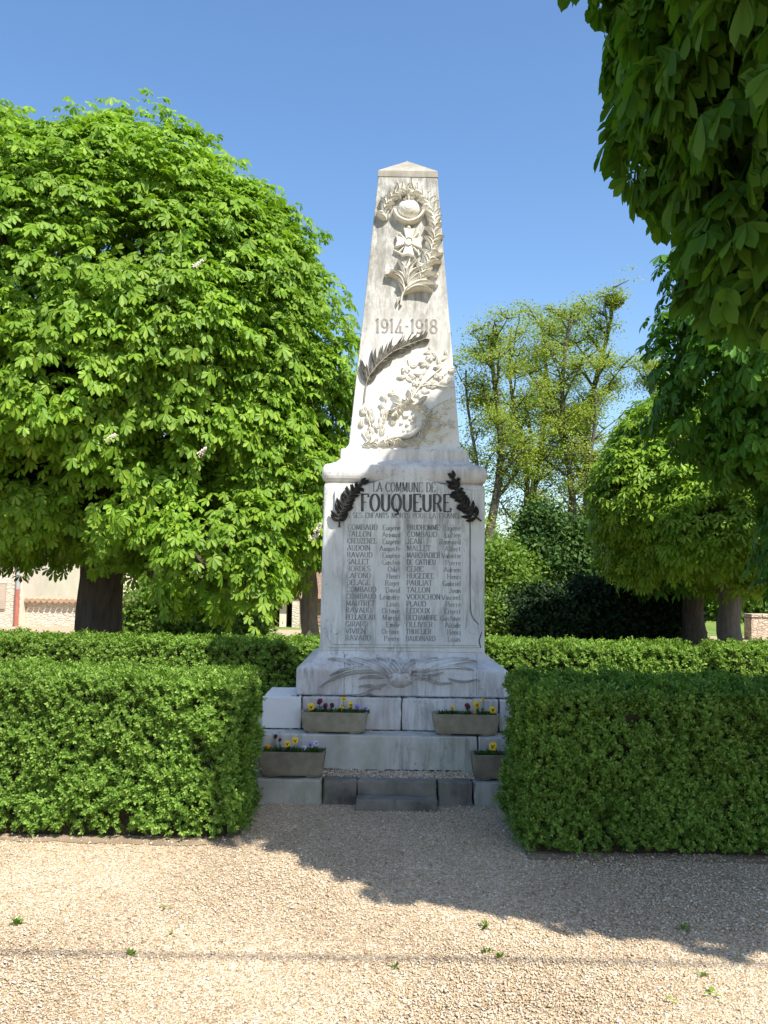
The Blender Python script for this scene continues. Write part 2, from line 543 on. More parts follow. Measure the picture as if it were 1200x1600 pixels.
# torus moulding
z_t0, z_t1 = z_d1 + .001, zz(722, 7.02)
hT = z_t1 - z_t0
pt = [(z_t0, hwD - .02), (z_t0 + .01, hwD - .018)]
for k in range(0, 11):
    a = -90 + 180 * k / 10
    pt.append((z_t0 + .012 + (hT - .03) * (.5 + .5 * math.sin(R(a))), hwD - .03 + .042 * math.cos(R(a))))
pt += [(z_t1 - .012, hwD - .055), (z_t1, hwD - .075)]
bm = bmesh.new(); loft(bm, MX, Yc, pt, .05)
from_bm("torus_moulding", bm, M['stone'], mon)
# fillet block and shaft
Y_f = 7.12
hF = (X_at(733.5, 712, Y_f) - X_at(531.5, 712, Y_f)) / 2
z_f1 = zz(702, Y_f)
bm = bmesh.new(); loft(bm, MX, Yc, [(z_t1 + .001, hF + .03), (z_t1 + .02, hF + .012), (z_t1 + .03, hF), (z_f1, hF - .004)], .015)
from_bm("fillet_block", bm, M['stone'], mon)
Y_s0 = 7.18
h_s0 = (X_at(718, 690, Y_s0) - X_at(544.5, 690, Y_s0)) / 2
Y_s1 = Yc - .25
h_s1 = (X_at(688, 277, Y_s1) - X_at(595.5, 277, Y_s1)) / 2
z_s1 = zz(277, Yc - h_s1)
z_s0 = z_f1 + .055
bm = bmesh.new()
loft(bm, MX, Yc, [(z_f1 + .001, h_s0 + .035), (z_f1 + .014, h_s0 + .022), (z_f1 + .034, h_s0 + .007), (z_s0, h_s0), (z_s0 + (z_s1 - z_s0) * .5, (h_s0 + h_s1) / 2), (z_s1, h_s1)], .008)
from_bm("shaft", bm, M['shaft'], mon)
z_c1 = zz(267, Yc - h_s1)
z_ap = at(641, 252, Yc).z
bm = bmesh.new()
loft(bm, MX, Yc, [(z_s1 + .001, h_s1 - .004), (z_s1 + .004, h_s1 + .004), (z_c1, h_s1 + .002), (z_c1 + .012, h_s1 - .01), (z_ap - .015, .02), (z_ap, .004)], .004)
from_bm("cap", bm, M['cap'], mon)

# ---- surfaces to carve on: (px, py, lift) -> point on the real face
def face_fn(yfun, slope=0.0):
    nv = Vector((0, -1, slope)).normalized()
    def F(px, py, lift=0.0):
        Y = 7.0
        for _ in range(8):
            Y = yfun(at(px, py, Y).z)
        return at(px, py, Y) + nv * lift
    return F
sl_shaft = (h_s0 - h_s1) / (z_s1 - z_s0)
F_shaft = face_fn(lambda z: Yc - (h_s0 + (h_s1 - h_s0) * (z - z_s0) / (z_s1 - z_s0)), sl_shaft)
F_ped = face_fn(lambda z: Y_D)
PAN = .018
F_pan = face_fn(lambda z: Y_D - PAN)
F_pli = face_fn(y_plinth, .3)

def r_leaf(bm, F, a, b, w, h, bend=0.0, tip=.25, n=7, vein=.55, base=-.004):
    """a carved leaf: from a to b in photo pixels, w half width in pixels, h height in metres"""
    a = Vector(a); b = Vector(b); d = b - a; L = d.length
    if L < 1e-6: return
    nrm = Vector((-d.y, d.x)) / L
    rows = []
    for i in range(n + 1):
        t = i / n
        c = a + d * t + nrm * (bend * L * 4 * t * (1 - t))
        ww = w * (math.sin(math.pi * min(t ** .8, 1)) ** .75) if 0 < t < 1 else 0.02
        hh = h * (.55 + .45 * math.sin(math.pi * t) + tip * t * t)
        s = nrm * ww
        rows.append([F(c.x - s.x, c.y - s.y, base), F(c.x - s.x * .8, c.y - s.y * .8, hh * .75), F(c.x - s.x * .35, c.y - s.y * .35, hh), F(c.x, c.y, hh * vein),
                     F(c.x + s.x * .35, c.y + s.y * .35, hh), F(c.x + s.x * .8, c.y + s.y * .8, hh * .75), F(c.x + s.x, c.y + s.y, base)])
    vs = [[bm.verts.new(p) for p in r] for r in rows]
    for r0, r1 in zip(vs, vs[1:]):
        for k in range(6):
            bm.faces.new((r0[k], r0[k + 1], r1[k + 1], r1[k]))

def r_stem(bm, F, pts, w, h, n=5, base=-.004):
    """half round stem through pixel points; w may be a list"""
    P = []
    for i in range(len(pts) - 1):
        for k in range(n):
            P.append(((pts[i][0] + (pts[i + 1][0] - pts[i][0]) * k / n), (pts[i][1] + (pts[i + 1][1] - pts[i][1]) * k / n)))
    P.append(pts[-1])
    # smooth
    for _ in range(n):
        P = [P[0]] + [((P[i - 1][0] + 2 * P[i][0] + P[i + 1][0]) / 4, (P[i - 1][1] + 2 * P[i][1] + P[i + 1][1]) / 4) for i in range(1, len(P) - 1)] + [P[-1]]
    rows = []
    for i, p in enumerate(P):
        q0, q1 = P[max(i - 1, 0)], P[min(i + 1, len(P) - 1)]
        d = Vector((q1[0] - q0[0], q1[1] - q0[1])); d = d / max(d.length, 1e-6)
        nn = Vector((-d.y, d.x))
        ww = w[0] + (w[1] - w[0]) * i / (len(P) - 1) if hasattr(w, '__len__') else w
        hh = h[0] + (h[1] - h[0]) * i / (len(P) - 1) if hasattr(h, '__len__') else h
        rows.append([bm.verts.new(F(p[0] + nn.x * ww * c, p[1] + nn.y * ww * c, base + (hh - base) * s)) for c, s in ((-1, 0), (-.8, .6), (-.35, .95), (.35, .95), (.8, .6), (1, 0))])
    for r0, r1 in zip(rows, rows[1:]):
        for k in range(5):
            bm.faces.new((r0[k], r0[k + 1], r1[k + 1], r1[k]))
    bm.faces.new(rows[0]); bm.faces.new(rows[-1][::-1])

def r_dome(bm, F, cx, cy, rx, ry, h, n=16, m=4, a=0.0, base=-.004):
    ca, sa = math.cos(a), math.sin(a)
    rings = []
    for j in range(m):
        t = j / m * math.pi / 2
        s, hh = math.cos(t), math.sin(t)
        ring = []
        for k in range(n):
            u, v = rx * s * math.cos(6.28318 * k / n), ry * s * math.sin(6.28318 * k / n)
            ring.append(bm.verts.new(F(cx + u * ca - v * sa, cy + u * sa + v * ca, base + (h - base) * hh)))
        rings.append(ring)
    top = bm.verts.new(F(cx, cy, h))
    for r0, r1 in zip(rings, rings[1:]):
        for k in range(n):
            bm.faces.new((r0[k], r0[(k + 1) % n], r1[(k + 1) % n], r1[k]))
    for k in range(n):
        bm.faces.new((rings[-1][k], rings[-1][(k + 1) % n], top))

def r_poly(bm, F, pts, h, inset=.8, base=-.004):
    """prism with chamfered top edge over a pixel outline"""
    cx = sum(p[0] for p in pts) / len(pts); cy = sum(p[1] for p in pts) / len(pts)
    lo = [bm.verts.new(F(x, y, base)) for x, y in pts]
    mid = [bm.verts.new(F(x, y, h * .7)) for x, y in pts]
    def ins(x, y):
        d = math.hypot(x - cx, y - cy)
        k = max(0, (d - inset) / d) if d > 0 else 0
        return cx + (x - cx) * k, cy + (y - cy) * k
    hi = [bm.verts.new(F(*ins(x, y), h)) for x, y in pts]
    n = len(pts)
    for a, b in ((lo, mid), (mid, hi)):
        for i in range(n):
            bm.faces.new((a[i], a[(i + 1) % n], b[(i + 1) % n], b[i]))
    f = bm.faces.new(hi)
    f.normal_update()
    bmesh.ops.triangulate(bm, faces=[f], ngon_method='EAR_CLIP')

# ---- upper relief: laurel garland, helmet, cross, leaf spray
rr = random.Random(4)
def frond_on(bm, F, path, size, w, h, every=1.0, spread=52, rnd=.25, both=True, flip=False):
    """leaves in pairs along a pixel path"""
    for i in range(len(path) - 1):
        (x0, y0), (x1, y1) = path[i], path[i + 1]
        L = math.hypot(x1 - x0, y1 - y0)
        k = max(1, int(L / (size * .42 * every)))
        for j in range(k):
            t = j / k
            x, y = x0 + (x1 - x0) * t, y0 + (y1 - y0) * t
            a = math.atan2(y1 - y0, x1 - x0)
            for sgn in (1, -1):
                aa = a + sgn * R(spread + rr.uniform(-14, 14))
                s = size * (1 + rr.uniform(-rnd, rnd))
                r_leaf(bm, F, (x, y), (x + s * math.cos(aa), y + s * math.sin(aa)), w * (1 + rr.uniform(-.2, .2)), h * (1 + rr.uniform(-.25, .35)), bend=-sgn * rr.uniform(.08, .22))

bm = bmesh.new()
g_left = [(604, 345), (600, 332), (604, 320), (613, 308), (625, 300), (640, 297)]
g_right = [(655, 440), (668, 412), (676, 385), (679, 360), (676, 335), (668, 315), (654, 302), (640, 297)]
frond_on(bm, F_shaft, g_left, 13, 3.8, .048)
frond_on(bm, F_shaft, g_right[::1], 16, 4.4, .048)
r_stem(bm, F_shaft, g_left, 1.6, .03)
r_stem(bm, F_shaft, g_right, 2.0, .03)
for (x, y) in ((640, 292), (648, 292), (633, 296)):
    r_dome(bm, F_shaft, x, y, 3, 3, .035, 10)
from_bm("carved_garland", bm, M['relief'], mon)
# leaf spray at the foot of the relief
bm = bmesh.new()
r_stem(bm, F_shaft, [(626, 478), (628, 462), (636, 448), (654, 432), (668, 412)], [2, 2.6], .032)
r_stem(bm, F_shaft, [(631, 455), (634, 435), (634, 412)], 2.0, .028)
for (a, b, w, bd) in (((630, 456), (603, 432), 4.2, .30), ((632, 450), (612, 424), 4.4, .22), ((633, 446), (621, 408), 5, .15), ((634, 442), (641, 406), 5.2, -.12),
                      ((636, 448), (653, 408), 4.5, -.16), ((636, 450), (664, 420), 5, -.2), ((634, 455), (683, 430), 5.2, -.2), ((632, 459), (681, 446), 5, -.18),
                      ((630, 463), (676, 458), 4.6, -.2), ((629, 461), (622, 444), 3.5, .2), ((650, 436), (690, 412), 4.2, -.22), ((655, 430), (693, 398), 4, -.2), ((660, 424), (684, 388), 3.8, -.2)):
    r_leaf(bm, F_shaft, a, b, w * 1.05, .05 * rr.uniform(.75, 1.25), bd, tip=.6)
for (x, y) in ((604, 431), (613, 424), (682, 431), (682, 446)):
    r_dome(bm, F_shaft, x, y, 3.4, 3.4, .042, 10)
r_leaf(bm, F_shaft, (631, 466), (621, 478), 3.2, .03, .3)
from_bm("carved_spray", bm, M['relief'], mon)
# helmet
bm = bmesh.new()
r_dome(bm, F_shaft, 638.5, 328, 17.5, 15.5, .085, 20, 5)
r_stem(bm, F_shaft, [(616, 331), (621, 342), (638, 350), (655, 344), (662, 332)], 3.6, .062)
r_stem(bm, F_shaft, [(638.5, 312), (638.5, 330)], 1.6, .082)
for k in range(5):
    r_leaf(bm, F_shaft, (638, 318), (638 + 9 * math.cos(R(200 + 35 * k)), 318 + 7 * math.sin(R(200 + 35 * k))), 1.8, .07)
from_bm("carved_helmet", bm, M['relief'], mon)
# cross of war
bm = bmesh.new()
cx, cy = 638.5, 380
for k in range(4):
    a = R(90 * k + 3)
    P = [(3.2, -4.2), (21, -9.5), (19, 0), (21, 9.5), (3.2, 4.2)]
    s = 1.0 if k % 2 == 0 else 1.05
    r_poly(bm, F_shaft, [(cx + s * (x * math.cos(a) - y * math.sin(a)), cy + s * (x * math.sin(a) + y * math.cos(a))) for x, y in P], .036, 1.6)
for k in range(2):
    a = R(45 + 90 * k)
    r_stem(bm, F_shaft, [(cx - 21 * math.cos(a), cy - 21 * math.sin(a)), (cx + 21 * math.cos(a), cy + 21 * math.sin(a))], 1.6, .028)
for sx in (-1, 1):
    r_stem(bm, F_shaft, [(cx + sx * 19 - 4, cy + 12), (cx + sx * 12 + 4, cy + 20)], 1.5, .03)
r_dome(bm, F_shaft, cx, cy, 8.5, 8.5, .046, 18)
r_stem(bm, F_shaft, [(cx + 6.4 * math.cos(R(t)), cy + 6.4 * math.sin(R(t))) for t in range(0, 361, 40)], 1.0, .05, 2)
r_dome(bm, F_shaft, cx, cy - 23, 4, 4, .036, 10)
from_bm("carved_cross", bm, M['relief'], mon)

# ---- lower relief: ring of branches with roses
ring = [(566, 697), (585, 693), (610, 690), (632, 694), (652, 690), (664, 672), (668, 650), (655, 633), (636, 628), (621, 636), (615, 652)]
bm = bmesh.new()
r_stem(bm, F_shaft, ring, [4, 8], [.022, .038], 6)
frond_on(bm, F_shaft, ring, 11, 2.8, .040, every=.75, spread=38)
for q in range(16):
    r_dome(bm, F_shaft, 640 + rr.uniform(-14, 12), 662 + rr.uniform(-14, 14), rr.uniform(2.2, 4), rr.uniform(2.2, 4), rr.uniform(.012, .022), 8, 3)
r_stem(bm, F_shaft, [(600, 690), (618, 682), (640, 684), (655, 670)], [3, 5], .05)
for (a, b, w, bd) in (((615, 640), (603, 655), 3.5, .2), ((625, 630), (612, 618), 3.6, .2), ((640, 625), (636, 610), 3.6, .2), ((655, 632), (668, 620), 4, -.2), ((668, 650), (684, 642), 4, .2),
                      ((668, 668), (690, 664), 4, .2), ((660, 684), (680, 690), 4, .15), ((645, 694), (655, 702), 4, .1), ((620, 694), (608, 703), 4, .1)):
    r_leaf(bm, F_shaft, a, b, w, .032, bd)
from_bm("carved_wreath", bm, M['relief'], mon)
bm = bmesh.new()
r_stem(bm, F_shaft, [(640, 628), (655, 605), (672, 590), (690, 575)], 1.5, .02)
r_stem(bm, F_shaft, [(655, 605), (672, 600), (698, 606)], 1.3, .018)
r_stem(bm, F_shaft, [(672, 640), (690, 628), (708, 622)], 1.2, .016)
r_stem(bm, F_shaft, [(672, 660), (690, 655), (704, 668)], 1.2, .014)
for (x, y) in ((668, 566), (640, 572), (634, 590), (680, 594), (700, 600), (650, 590), (690, 570), (676, 552), (698, 556), (700, 580), (644, 612), (658, 612), (690, 640), (700, 630), (684, 660), (700, 664), (690, 682), (618, 618), (660, 586), (672, 606)):
    for k in range(3):
        a = rr.uniform(0, 6.28)
        r_leaf(bm, F_shaft, (x, y), (x + 14 * math.cos(a), y + 10 * math.sin(a)), 3.0, .016 * rr.uniform(.6, 1.3), rr.uniform(-.2, .2))
for (x, y, r) in ((634, 578, 6), (672, 560, 6), (686, 588, 6.5), (650, 600, 5), (683, 650, 6)):
    r_dome(bm, F_shaft, x, y, r, r * .8, .024, 12)
    for k in range(5):
        a = R(72 * k)
        r_dome(bm, F_shaft, x + r * .8 * math.cos(a), y + r * .6 * math.sin(a), r * .5, r * .45, .022, 8, 3)
from_bm("carved_roses", bm, M['relief'], mon)
bm = bmesh.new()
for p in ([(581, 690), (580, 668), (574, 650), (570, 636)], [(588, 688), (596, 660), (600, 640)], [(575, 690), (566, 676)]):
    r_stem(bm, F_shaft, p, 1.4, .018)
for (x, y) in ((578, 660), (572, 648), (583, 650), (566, 668), (596, 650), (602, 640), (590, 670), (600, 662), (584, 678), (572, 684), (596, 680), (604, 628), (612, 664)):
    for k in range(3):
        a = rr.uniform(-2.6, -.5)
        r_leaf(bm, F_shaft, (x, y), (x + 13 * math.cos(a), y + 13 * math.sin(a)), 3, .02 * rr.uniform(.8, 1.3), rr.uniform(-.2, .2))
from_bm("carved_foliage", bm, M['relief'], mon)
# weathered bronze palm frond
bm = bmesh.new()
pp = [(569, 628), (572, 600), (578, 585), (592, 568), (612, 551), (636, 540), (664, 530)]
r_stem(bm, F_shaft, pp, [1.3, 1.6], .022, 6)
r_stem(bm, F_shaft, [(577, 588), (592, 569), (612, 552), (636, 541), (658, 532)], [6.5, 2.5], .012, 6, base=.002)
def on_pp(t):
    f = t * (len(pp) - 1); k = min(int(f), len(pp) - 2); u = f - k
    return pp[k][0] + (pp[k + 1][0] - pp[k][0]) * u, pp[k][1] + (pp[k + 1][1] - pp[k][1]) * u, math.atan2(pp[k + 1][1] - pp[k][1], pp[k + 1][0] - pp[k][0])
for i in range(30):
    t = .18 + .80 * i / 29
    x, y, a = on_pp(t)
    for sg in (1, -1):
        L = 20 * (1 - .4 * t) * rr.uniform(.8, 1.2)
        aa = a + sg * R(rr.uniform(22, 40))
        r_leaf(bm, F_shaft, (x, y), (x + L * math.cos(aa), y + L * math.sin(aa)), 2.3, .022 * rr.uniform(.6, 1.6), .06 * sg, base=.002)
for i in range(22):
    t = .17 + .80 * i / 21
    x, y, a = on_pp(t)
    for sg in (1, -1):
        L = (33 if sg < 0 else 23) * (1 - .5 * t) * rr.uniform(.8, 1.15)
        aa = a + sg * R(rr.uniform(36, 54) if sg < 0 else rr.uniform(18, 36))
        r_leaf(bm, F_shaft, (x, y), (x + L * math.cos(aa), y + L * math.sin(aa)), 1.0, .026 * rr.uniform(.7, 1.4), .05 * sg, base=.002)
tag(from_bm("bronze_palm", bm, M['bronze_grey'], mon), "grey weathered palm frond under the dates")

# ---- name panel on the pedestal
pan = [(631, 739), (675, 752), (716, 765), (741, 767), (741, 810), (733, 813), (733, 955), (737, 967), (747, 977), (751, 990), (746, 1002), (749, 1011),
       (513, 1011), (516, 1002), (510, 990), (514, 977), (526, 967), (534, 955), (538, 813), (523, 810), (523, 767), (546, 765), (590, 752)]
bm = bmesh.new()
r_poly(bm, F_ped, pan, PAN, .7)
name_panel = from_bm("name_panel", bm, M['panel'], mon)
bm = bmesh.new()
r_stem(bm, F_pan, [(632.5, 822), (631.5, 905), (630.5, 1004)], .7, .004, 3, -.001)
r_stem(bm, F_pan, [(722, 822), (724, 1003)], .6, .003, 3, -.001)
r_stem(bm, F_pan, [(546, 822), (538, 1003)], .6, .003, 3, -.001)
for s in (-1, 1):
    q = [(631 + s * 110, 972), (631 + s * 114, 985), (631 + s * 106, 992), (631 + s * 100, 985), (631 + s * 106, 979)]
    r_stem(bm, F_pan, q, 1.0, .007, 4, -.001)
from_bm("panel_moulding", bm, M['panel'], name_panel)

bm = bmesh.new()
r_stem(bm, F_ped, [(734.6, 815), (734.6, 900), (734.8, 954), (738.8, 966), (748.6, 976)], .55, .003, 6, -.001)
from_bm("panel_joint", bm, M['mortar'], name_panel)
bm = bmesh.new()
r_stem(bm, F_ped, [(752.8, 988), (748.4, 1001), (751.2, 1012)], .8, .003, 6, -.001)
from_bm("panel_joint", bm, M['mortar'], name_panel)
bm = bmesh.new()
r_stem(bm, F_pan, [(521, 1007), (630, 1007.8), (745, 1008.6)], .5, .0015, 6, -.001)
from_bm("panel_joint", bm, M['ink_names'], name_panel)

# ---- lettering
def E(cx, cy, rx, ry, a0, a1, n=12):
    return [(cx + rx * math.cos(R(a0 + (a1 - a0) * i / n)), cy + ry * math.sin(R(a0 + (a1 - a0) * i / n))) for i in range(n + 1)]
G = {
 'A': (.72, [[(0, 0), (.36, 1)], [(.36, 1), (.72, 0)], [(.13, .34), (.59, .34)]]),
 'B': (.62, [[(.08, 0), (.08, 1)], [(.08, 1)] + E(.30, .76, .26, .24, 90, -90) + [(.08, .52)], [(.08, .52)] + E(.30, .26, .30, .26, 90, -90) + [(.08, 0)]]),
 'C': (.64, [E(.36, .5, .34, .5, 40, 320, 18)]),
 'D': (.68, [[(.08, 0), (.08, 1)], [(.08, 1)] + E(.26, .5, .40, .5, 90, -90, 16) + [(.08, 0)]]),
 'E': (.58, [[(.08, 0), (.08, 1)], [(.08, 1), (.54, 1), (.56, .82)], [(.08, .52), (.40, .52)], [(.08, 0), (.54, 0), (.58, .2)]]),
 'F': (.56, [[(.08, 0), (.08, 1)], [(.08, 1), (.54, 1), (.56, .82)], [(.08, .52), (.40, .52)]]),
 'G': (.68, [E(.36, .5, .34, .5, 45, 330, 18), [(.64, .02), (.64, .42)], [(.42, .42), (.66, .42)]]),
 'H': (.68, [[(.08, 0), (.08, 1)], [(.60, 0), (.60, 1)], [(.08, .52), (.60, .52)]]),
 'I': (.20, [[(.10, 0), (.10, 1)]]),
 'J': (.42, [[(.30, 1), (.30, .2)], E(.15, .2, .15, .2, 0, -160, 8)]),
 'L': (.54, [[(.08, 0), (.08, 1)], [(.08, 0), (.52, 0), (.54, .22)]]),
 'M': (.84, [[(.08, 0), (.10, 1)], [(.10, 1), (.42, .1)], [(.42, .1), (.74, 1)], [(.74, 1), (.76, 0)]]),
 'N': (.70, [[(.08, 0), (.08, 1)], [(.08, 1), (.62, 0)], [(.62, 0), (.62, 1)]]),
 'O': (.72, [E(.36, .5, .33, .5, 0, 360, 24)]),
 'P': (.58, [[(.08, 0), (.08, 1)], [(.08, 1)] + E(.30, .73, .26, .27, 90, -90) + [(.08, .46)]]),
 'Q': (.72, [E(.36, .5, .33, .5, 0, 360, 24), [(.30, .16), (.42, .0), (.52, -.16), (.24, -.2)]]),
 'R': (.66, [[(.08, 0), (.08, 1)], [(.08, 1)] + E(.30, .74, .26, .26, 90, -90) + [(.08, .48)], [(.34, .48), (.62, 0)]]),
 'S': (.56, [E(.29, .75, .23, .25, 30, 270, 12) + E(.29, .25, .25, .25, 90, -150, 12)]),
 'T': (.62, [[(.31, 0), (.31, 1)], [(.02, .82), (.03, 1), (.59, 1), (.60, .82)]]),
 'U': (.68, [[(.08, 1), (.08, .3)] + E(.34, .3, .26, .3, 180, 360, 12) + [(.60, 1)]]),
 'V': (.70, [[(0, 1), (.35, 0)], [(.35, 0), (.70, 1)]]),
 'X': (.66, [[(.02, 0), (.62, 1)], [(.04, 1), (.64, 0)]]),
 'Z': (.60, [[(.06, .82), (.06, 1), (.56, 1)], [(.56, 1), (.04, 0)], [(.04, 0), (.56, 0), (.58, .2)]]),
 '1': (.30, [[(.16, 0), (.16, 1)], [(.16, 1), (.04, .86)]]),
 '9': (.54, [E(.27, .68, .22, .32, 0, 360, 18), [(.49, .68)] + E(.24, .35, .25, .35, 0, -130, 10)]),
 '4': (.62, [[(.46, 1), (.0, .02)], [(.0, .02), (.62, .02)], [(.40, .02), (.40, .5)]]),
 '8': (.54, [E(.27, .75, .19, .25, 0, 360, 18), E(.27, .25, .24, .26, 0, 360, 18)]),
 '-': (.30, [[(.04, .48), (.26, .48)]]),
 '.': (.2, [[(.06, .02), (.10, .02)]]),
 ' ': (.34, []),
}
def lower(ch):
    x = .6
    d = {
     'a': (.44, [E(.22, x * .5, .17, x * .5, 0, 360, 14), [(.39, x), (.39, 0)]]),
     'b': (.44, [E(.22, x * .5, .17, x * .5, 0, 360, 14), [(.06, 1), (.06, 0)]]),
     'c': (.38, [E(.21, x * .5, .17, x * .5, 45, 315, 12)]),
     'd': (.46, [E(.22, x * .5, .17, x * .5, 0, 360, 14), [(.39, 1), (.39, 0)]]),
     'e': (.42, [[(.05, x * .52), (.38, x * .52)] + E(.22, x * .5, .17, x * .5, 5, 315, 12)]),
     'g': (.44, [E(.22, x * .5, .17, x * .5, 0, 360, 14), [(.39, x), (.39, -.18), (.24, -.3), (.08, -.22)]]),
     'h': (.44, [[(.06, 1), (.06, 0)], [(.06, x * .7)] + E(.22, x * .65, .16, x * .35, 150, 0, 6) + [(.38, 0)]]),
     'i': (.16, [[(.08, x), (.08, 0)], [(.07, .82), (.09, .86)]]),
     'l': (.16, [[(.08, 1), (.08, 0)]]),
     'm': (.66, [[(.06, x), (.06, 0)], [(.06, x * .7)] + E(.19, x * .65, .13, x * .35, 150, 0, 6) + [(.32, 0)], [(.32, x * .7)] + E(.45, x * .65, .13, x * .35, 150, 0, 6) + [(.58, 0)]]),
     'n': (.44, [[(.06, x), (.06, 0)], [(.06, x * .7)] + E(.22, x * .65, .16, x * .35, 150, 0, 6) + [(.38, 0)]]),
     'o': (.44, [E(.22, x * .5, .17, x * .5, 0, 360, 14)]),
     'r': (.32, [[(.06, x), (.06, 0)], [(.06, x * .7), (.16, x * .95), (.28, x * .95)]]),
     's': (.36, [E(.18, x * .75, .12, x * .25, 30, 270, 8) + E(.18, x * .25, .13, x * .25, 90, -150, 8)]),
     't': (.32, [[(.14, .9), (.14, .08), (.28, .04)], [(.02, x), (.28, x)]]),
     'u': (.44, [[(.06, x), (.06, .2)] + E(.21, .2, .15, .2, 180, 360, 6), [(.38, x), (.38, 0)]]),
     'v': (.42, [[(.02, x), (.21, 0)], [(.21, 0), (.40, x)]]),
     'y': (.42, [[(.02, x), (.21, 0)], [(.10, -.28), (.40, x)]]),
    }
    return d[ch]

def text_bm(bm, F, s, x0, y0, hgt, width=None, thick=.13, thin=.055, align='l', tilt=0.0, serif=True, up=.0016, space=.14, squeeze=1.0):
    """write s along the face: (x0, y0) baseline start in photo pixels, hgt cap height in pixels, width: fit to this many pixels"""
    gl = []; x = 0.0
    for ch in s:
        acc = ch in 'éè'
        c2 = {'é': 'e', 'è': 'e'}.get(ch, ch)
        w, st = G[c2] if c2 in G else lower(c2)
        gl.append((x, st, acc)); x += w + space
    tot = x - space
    kx = hgt * squeeze if width is None else width / tot
    off = -tot * kx if align == 'r' else (-tot * kx / 2 if align == 'c' else 0)
    def T(u, v):
        X = x0 + off + u * kx
        return (X, y0 + tilt * (X - x0) - v * hgt)
    def seg(pts):
        m = [Vector((T(*p)[0], T(*p)[1])) for p in pts]
        L = []
        for i, p in enumerate(m):
            d = m[min(i + 1, len(m) - 1)] - m[max(i - 1, 0)]
            if len(m) > 4 and (m[0] - m[-1]).length < .02 * hgt and i in (0, len(m) - 1):
                d = m[1] - m[-2]
            d = d / max(d.length, 1e-6)
            w = hgt * (thin + (thick - thin) * abs(d.y) ** 1.3) * .5
            nn = Vector((-d.y, d.x)) * w
            L.append((p + nn, p - nn))
        lo = [[bm.verts.new(F(q.x, q.y, -.002)) for q in pr] for pr in L]
        hi = [[bm.verts.new(F(q.x, q.y, up)) for q in pr] for pr in L]
        for i in range(len(L) - 1):
            bm.faces.new((hi[i][0], hi[i][1], hi[i + 1][1], hi[i + 1][0]))
            for k in (0, 1):
                bm.faces.new((lo[i][k], hi[i][k], hi[i + 1][k], lo[i + 1][k]))
    for gx0, st, acc in gl:
        for pl in st:
            seg([(gx0 + px_, py_) for px_, py_ in pl])
            if serif and len(pl) == 2 and abs(pl[0][0] - pl[1][0]) < .12 and abs(pl[0][1] - pl[1][1]) > .5:
                for (sx, sy) in pl:
                    seg([(gx0 + sx - .09, sy), (gx0 + sx + .09, sy)])
        if acc:
            seg([(gx0 + .18, .72), (gx0 + .28, .86)])

def inscription(F, s, *a, mat='ink', parent=None, **k):
    bm = bmesh.new()
    text_bm(bm, F, s, *a, **k)
    return from_bm("inscription", bm, M[mat], parent)

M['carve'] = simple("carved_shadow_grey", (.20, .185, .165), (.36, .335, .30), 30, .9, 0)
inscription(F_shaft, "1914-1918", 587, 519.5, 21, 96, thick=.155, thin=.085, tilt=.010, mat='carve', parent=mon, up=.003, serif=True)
inscription(F_pan, "LA COMMUNE DE", 583, 768, 14.5, 97, tilt=.008, thick=.15, mat='ink_faded', parent=name_panel)
inscription(F_pan, "FOUQUEURE", 564.5, 798.5, 26.5, 140, tilt=.006, thick=.17, thin=.06, mat='ink', parent=name_panel)
for w_, x_, wd in (("A SES", 541, 25), ("ENFANTS", 571, 36), ("MORTS", 612, 28), ("POUR", 645, 22), ("LA", 671, 10), ("FRANCE", 686, 35)):
    inscription(F_pan, w_, x_, 809 + .006 * (x_ - 541), 8.0, wd, tilt=.006, thick=.15, mat='ink_faded', parent=name_panel)
NL = ["COMBAUD Eugène", "TALLON Arnaud", "CREUZENEL Eugène", "AUDOIN Auguste", "RAVAUD Eugène", "SALLET Gaston", "BORDES Odet", "LAFOND Henri", "DELAGE Roger",
      "COMBAUD David", "COMBAUD Léandre", "MAUTRET Louis", "RAVAUD Octave", "PELLADEAU Marcel", "GIRARD Emile", "VIVIEN Octave", "RAVAUD Pierre"]
NR = ["PRUDHOMME Eugène", "COMBAUD Lucien", "JEAN Raimond", "MALLET Albert", "MARCHADIER Valentin", "DE CATHEU Pierre", "CERIC Adrien", "HUGEDEE Henri", "PAULIAT Gabriel",
      "TALLON Jean", "VODUCHON Vincent", "PLAUD Pierre", "LEDOUX Ernest", "DECHAMBRE Gustave", "OLLIVIER Alcide", "THUILLIER Henri", "BAUDINARD Louis"]
for i, (a, b) in enumerate(zip(NL, NR)):
    t = i / 16
    yl = 827.5 + (1000.5 - 827.5) * t
    yr = 828.0 + (1001.5 - 828.0) * t
    for s, y, xl, xr in ((a, yl, 543.5 - 3.5 * t, 625.5 - 1.8 * t), (b, yr, 636.5 - 2.0 * t, 719.5)):
        fam, first = s.rsplit(' ', 1)
        f = 'ink_faded' if i < 3 else 'ink_names'
        bm = bmesh.new()
        text_bm(bm, F_pan, fam, xl, y, 8.2, thick=.17, thin=.075, tilt=.006, squeeze=.98 if len(fam) < 9 else .82, up=.0014)
        from_bm("inscription", bm, M[f], name_panel)
        bm = bmesh.new()
        text_bm(bm, F_pan, first, xr, y + 1, 8.0, thick=.14, thin=.065, tilt=.006, align='r', squeeze=1.0 if len(first) < 8 else .9, up=.0014)
        from_bm("inscription", bm, M[f], name_panel)

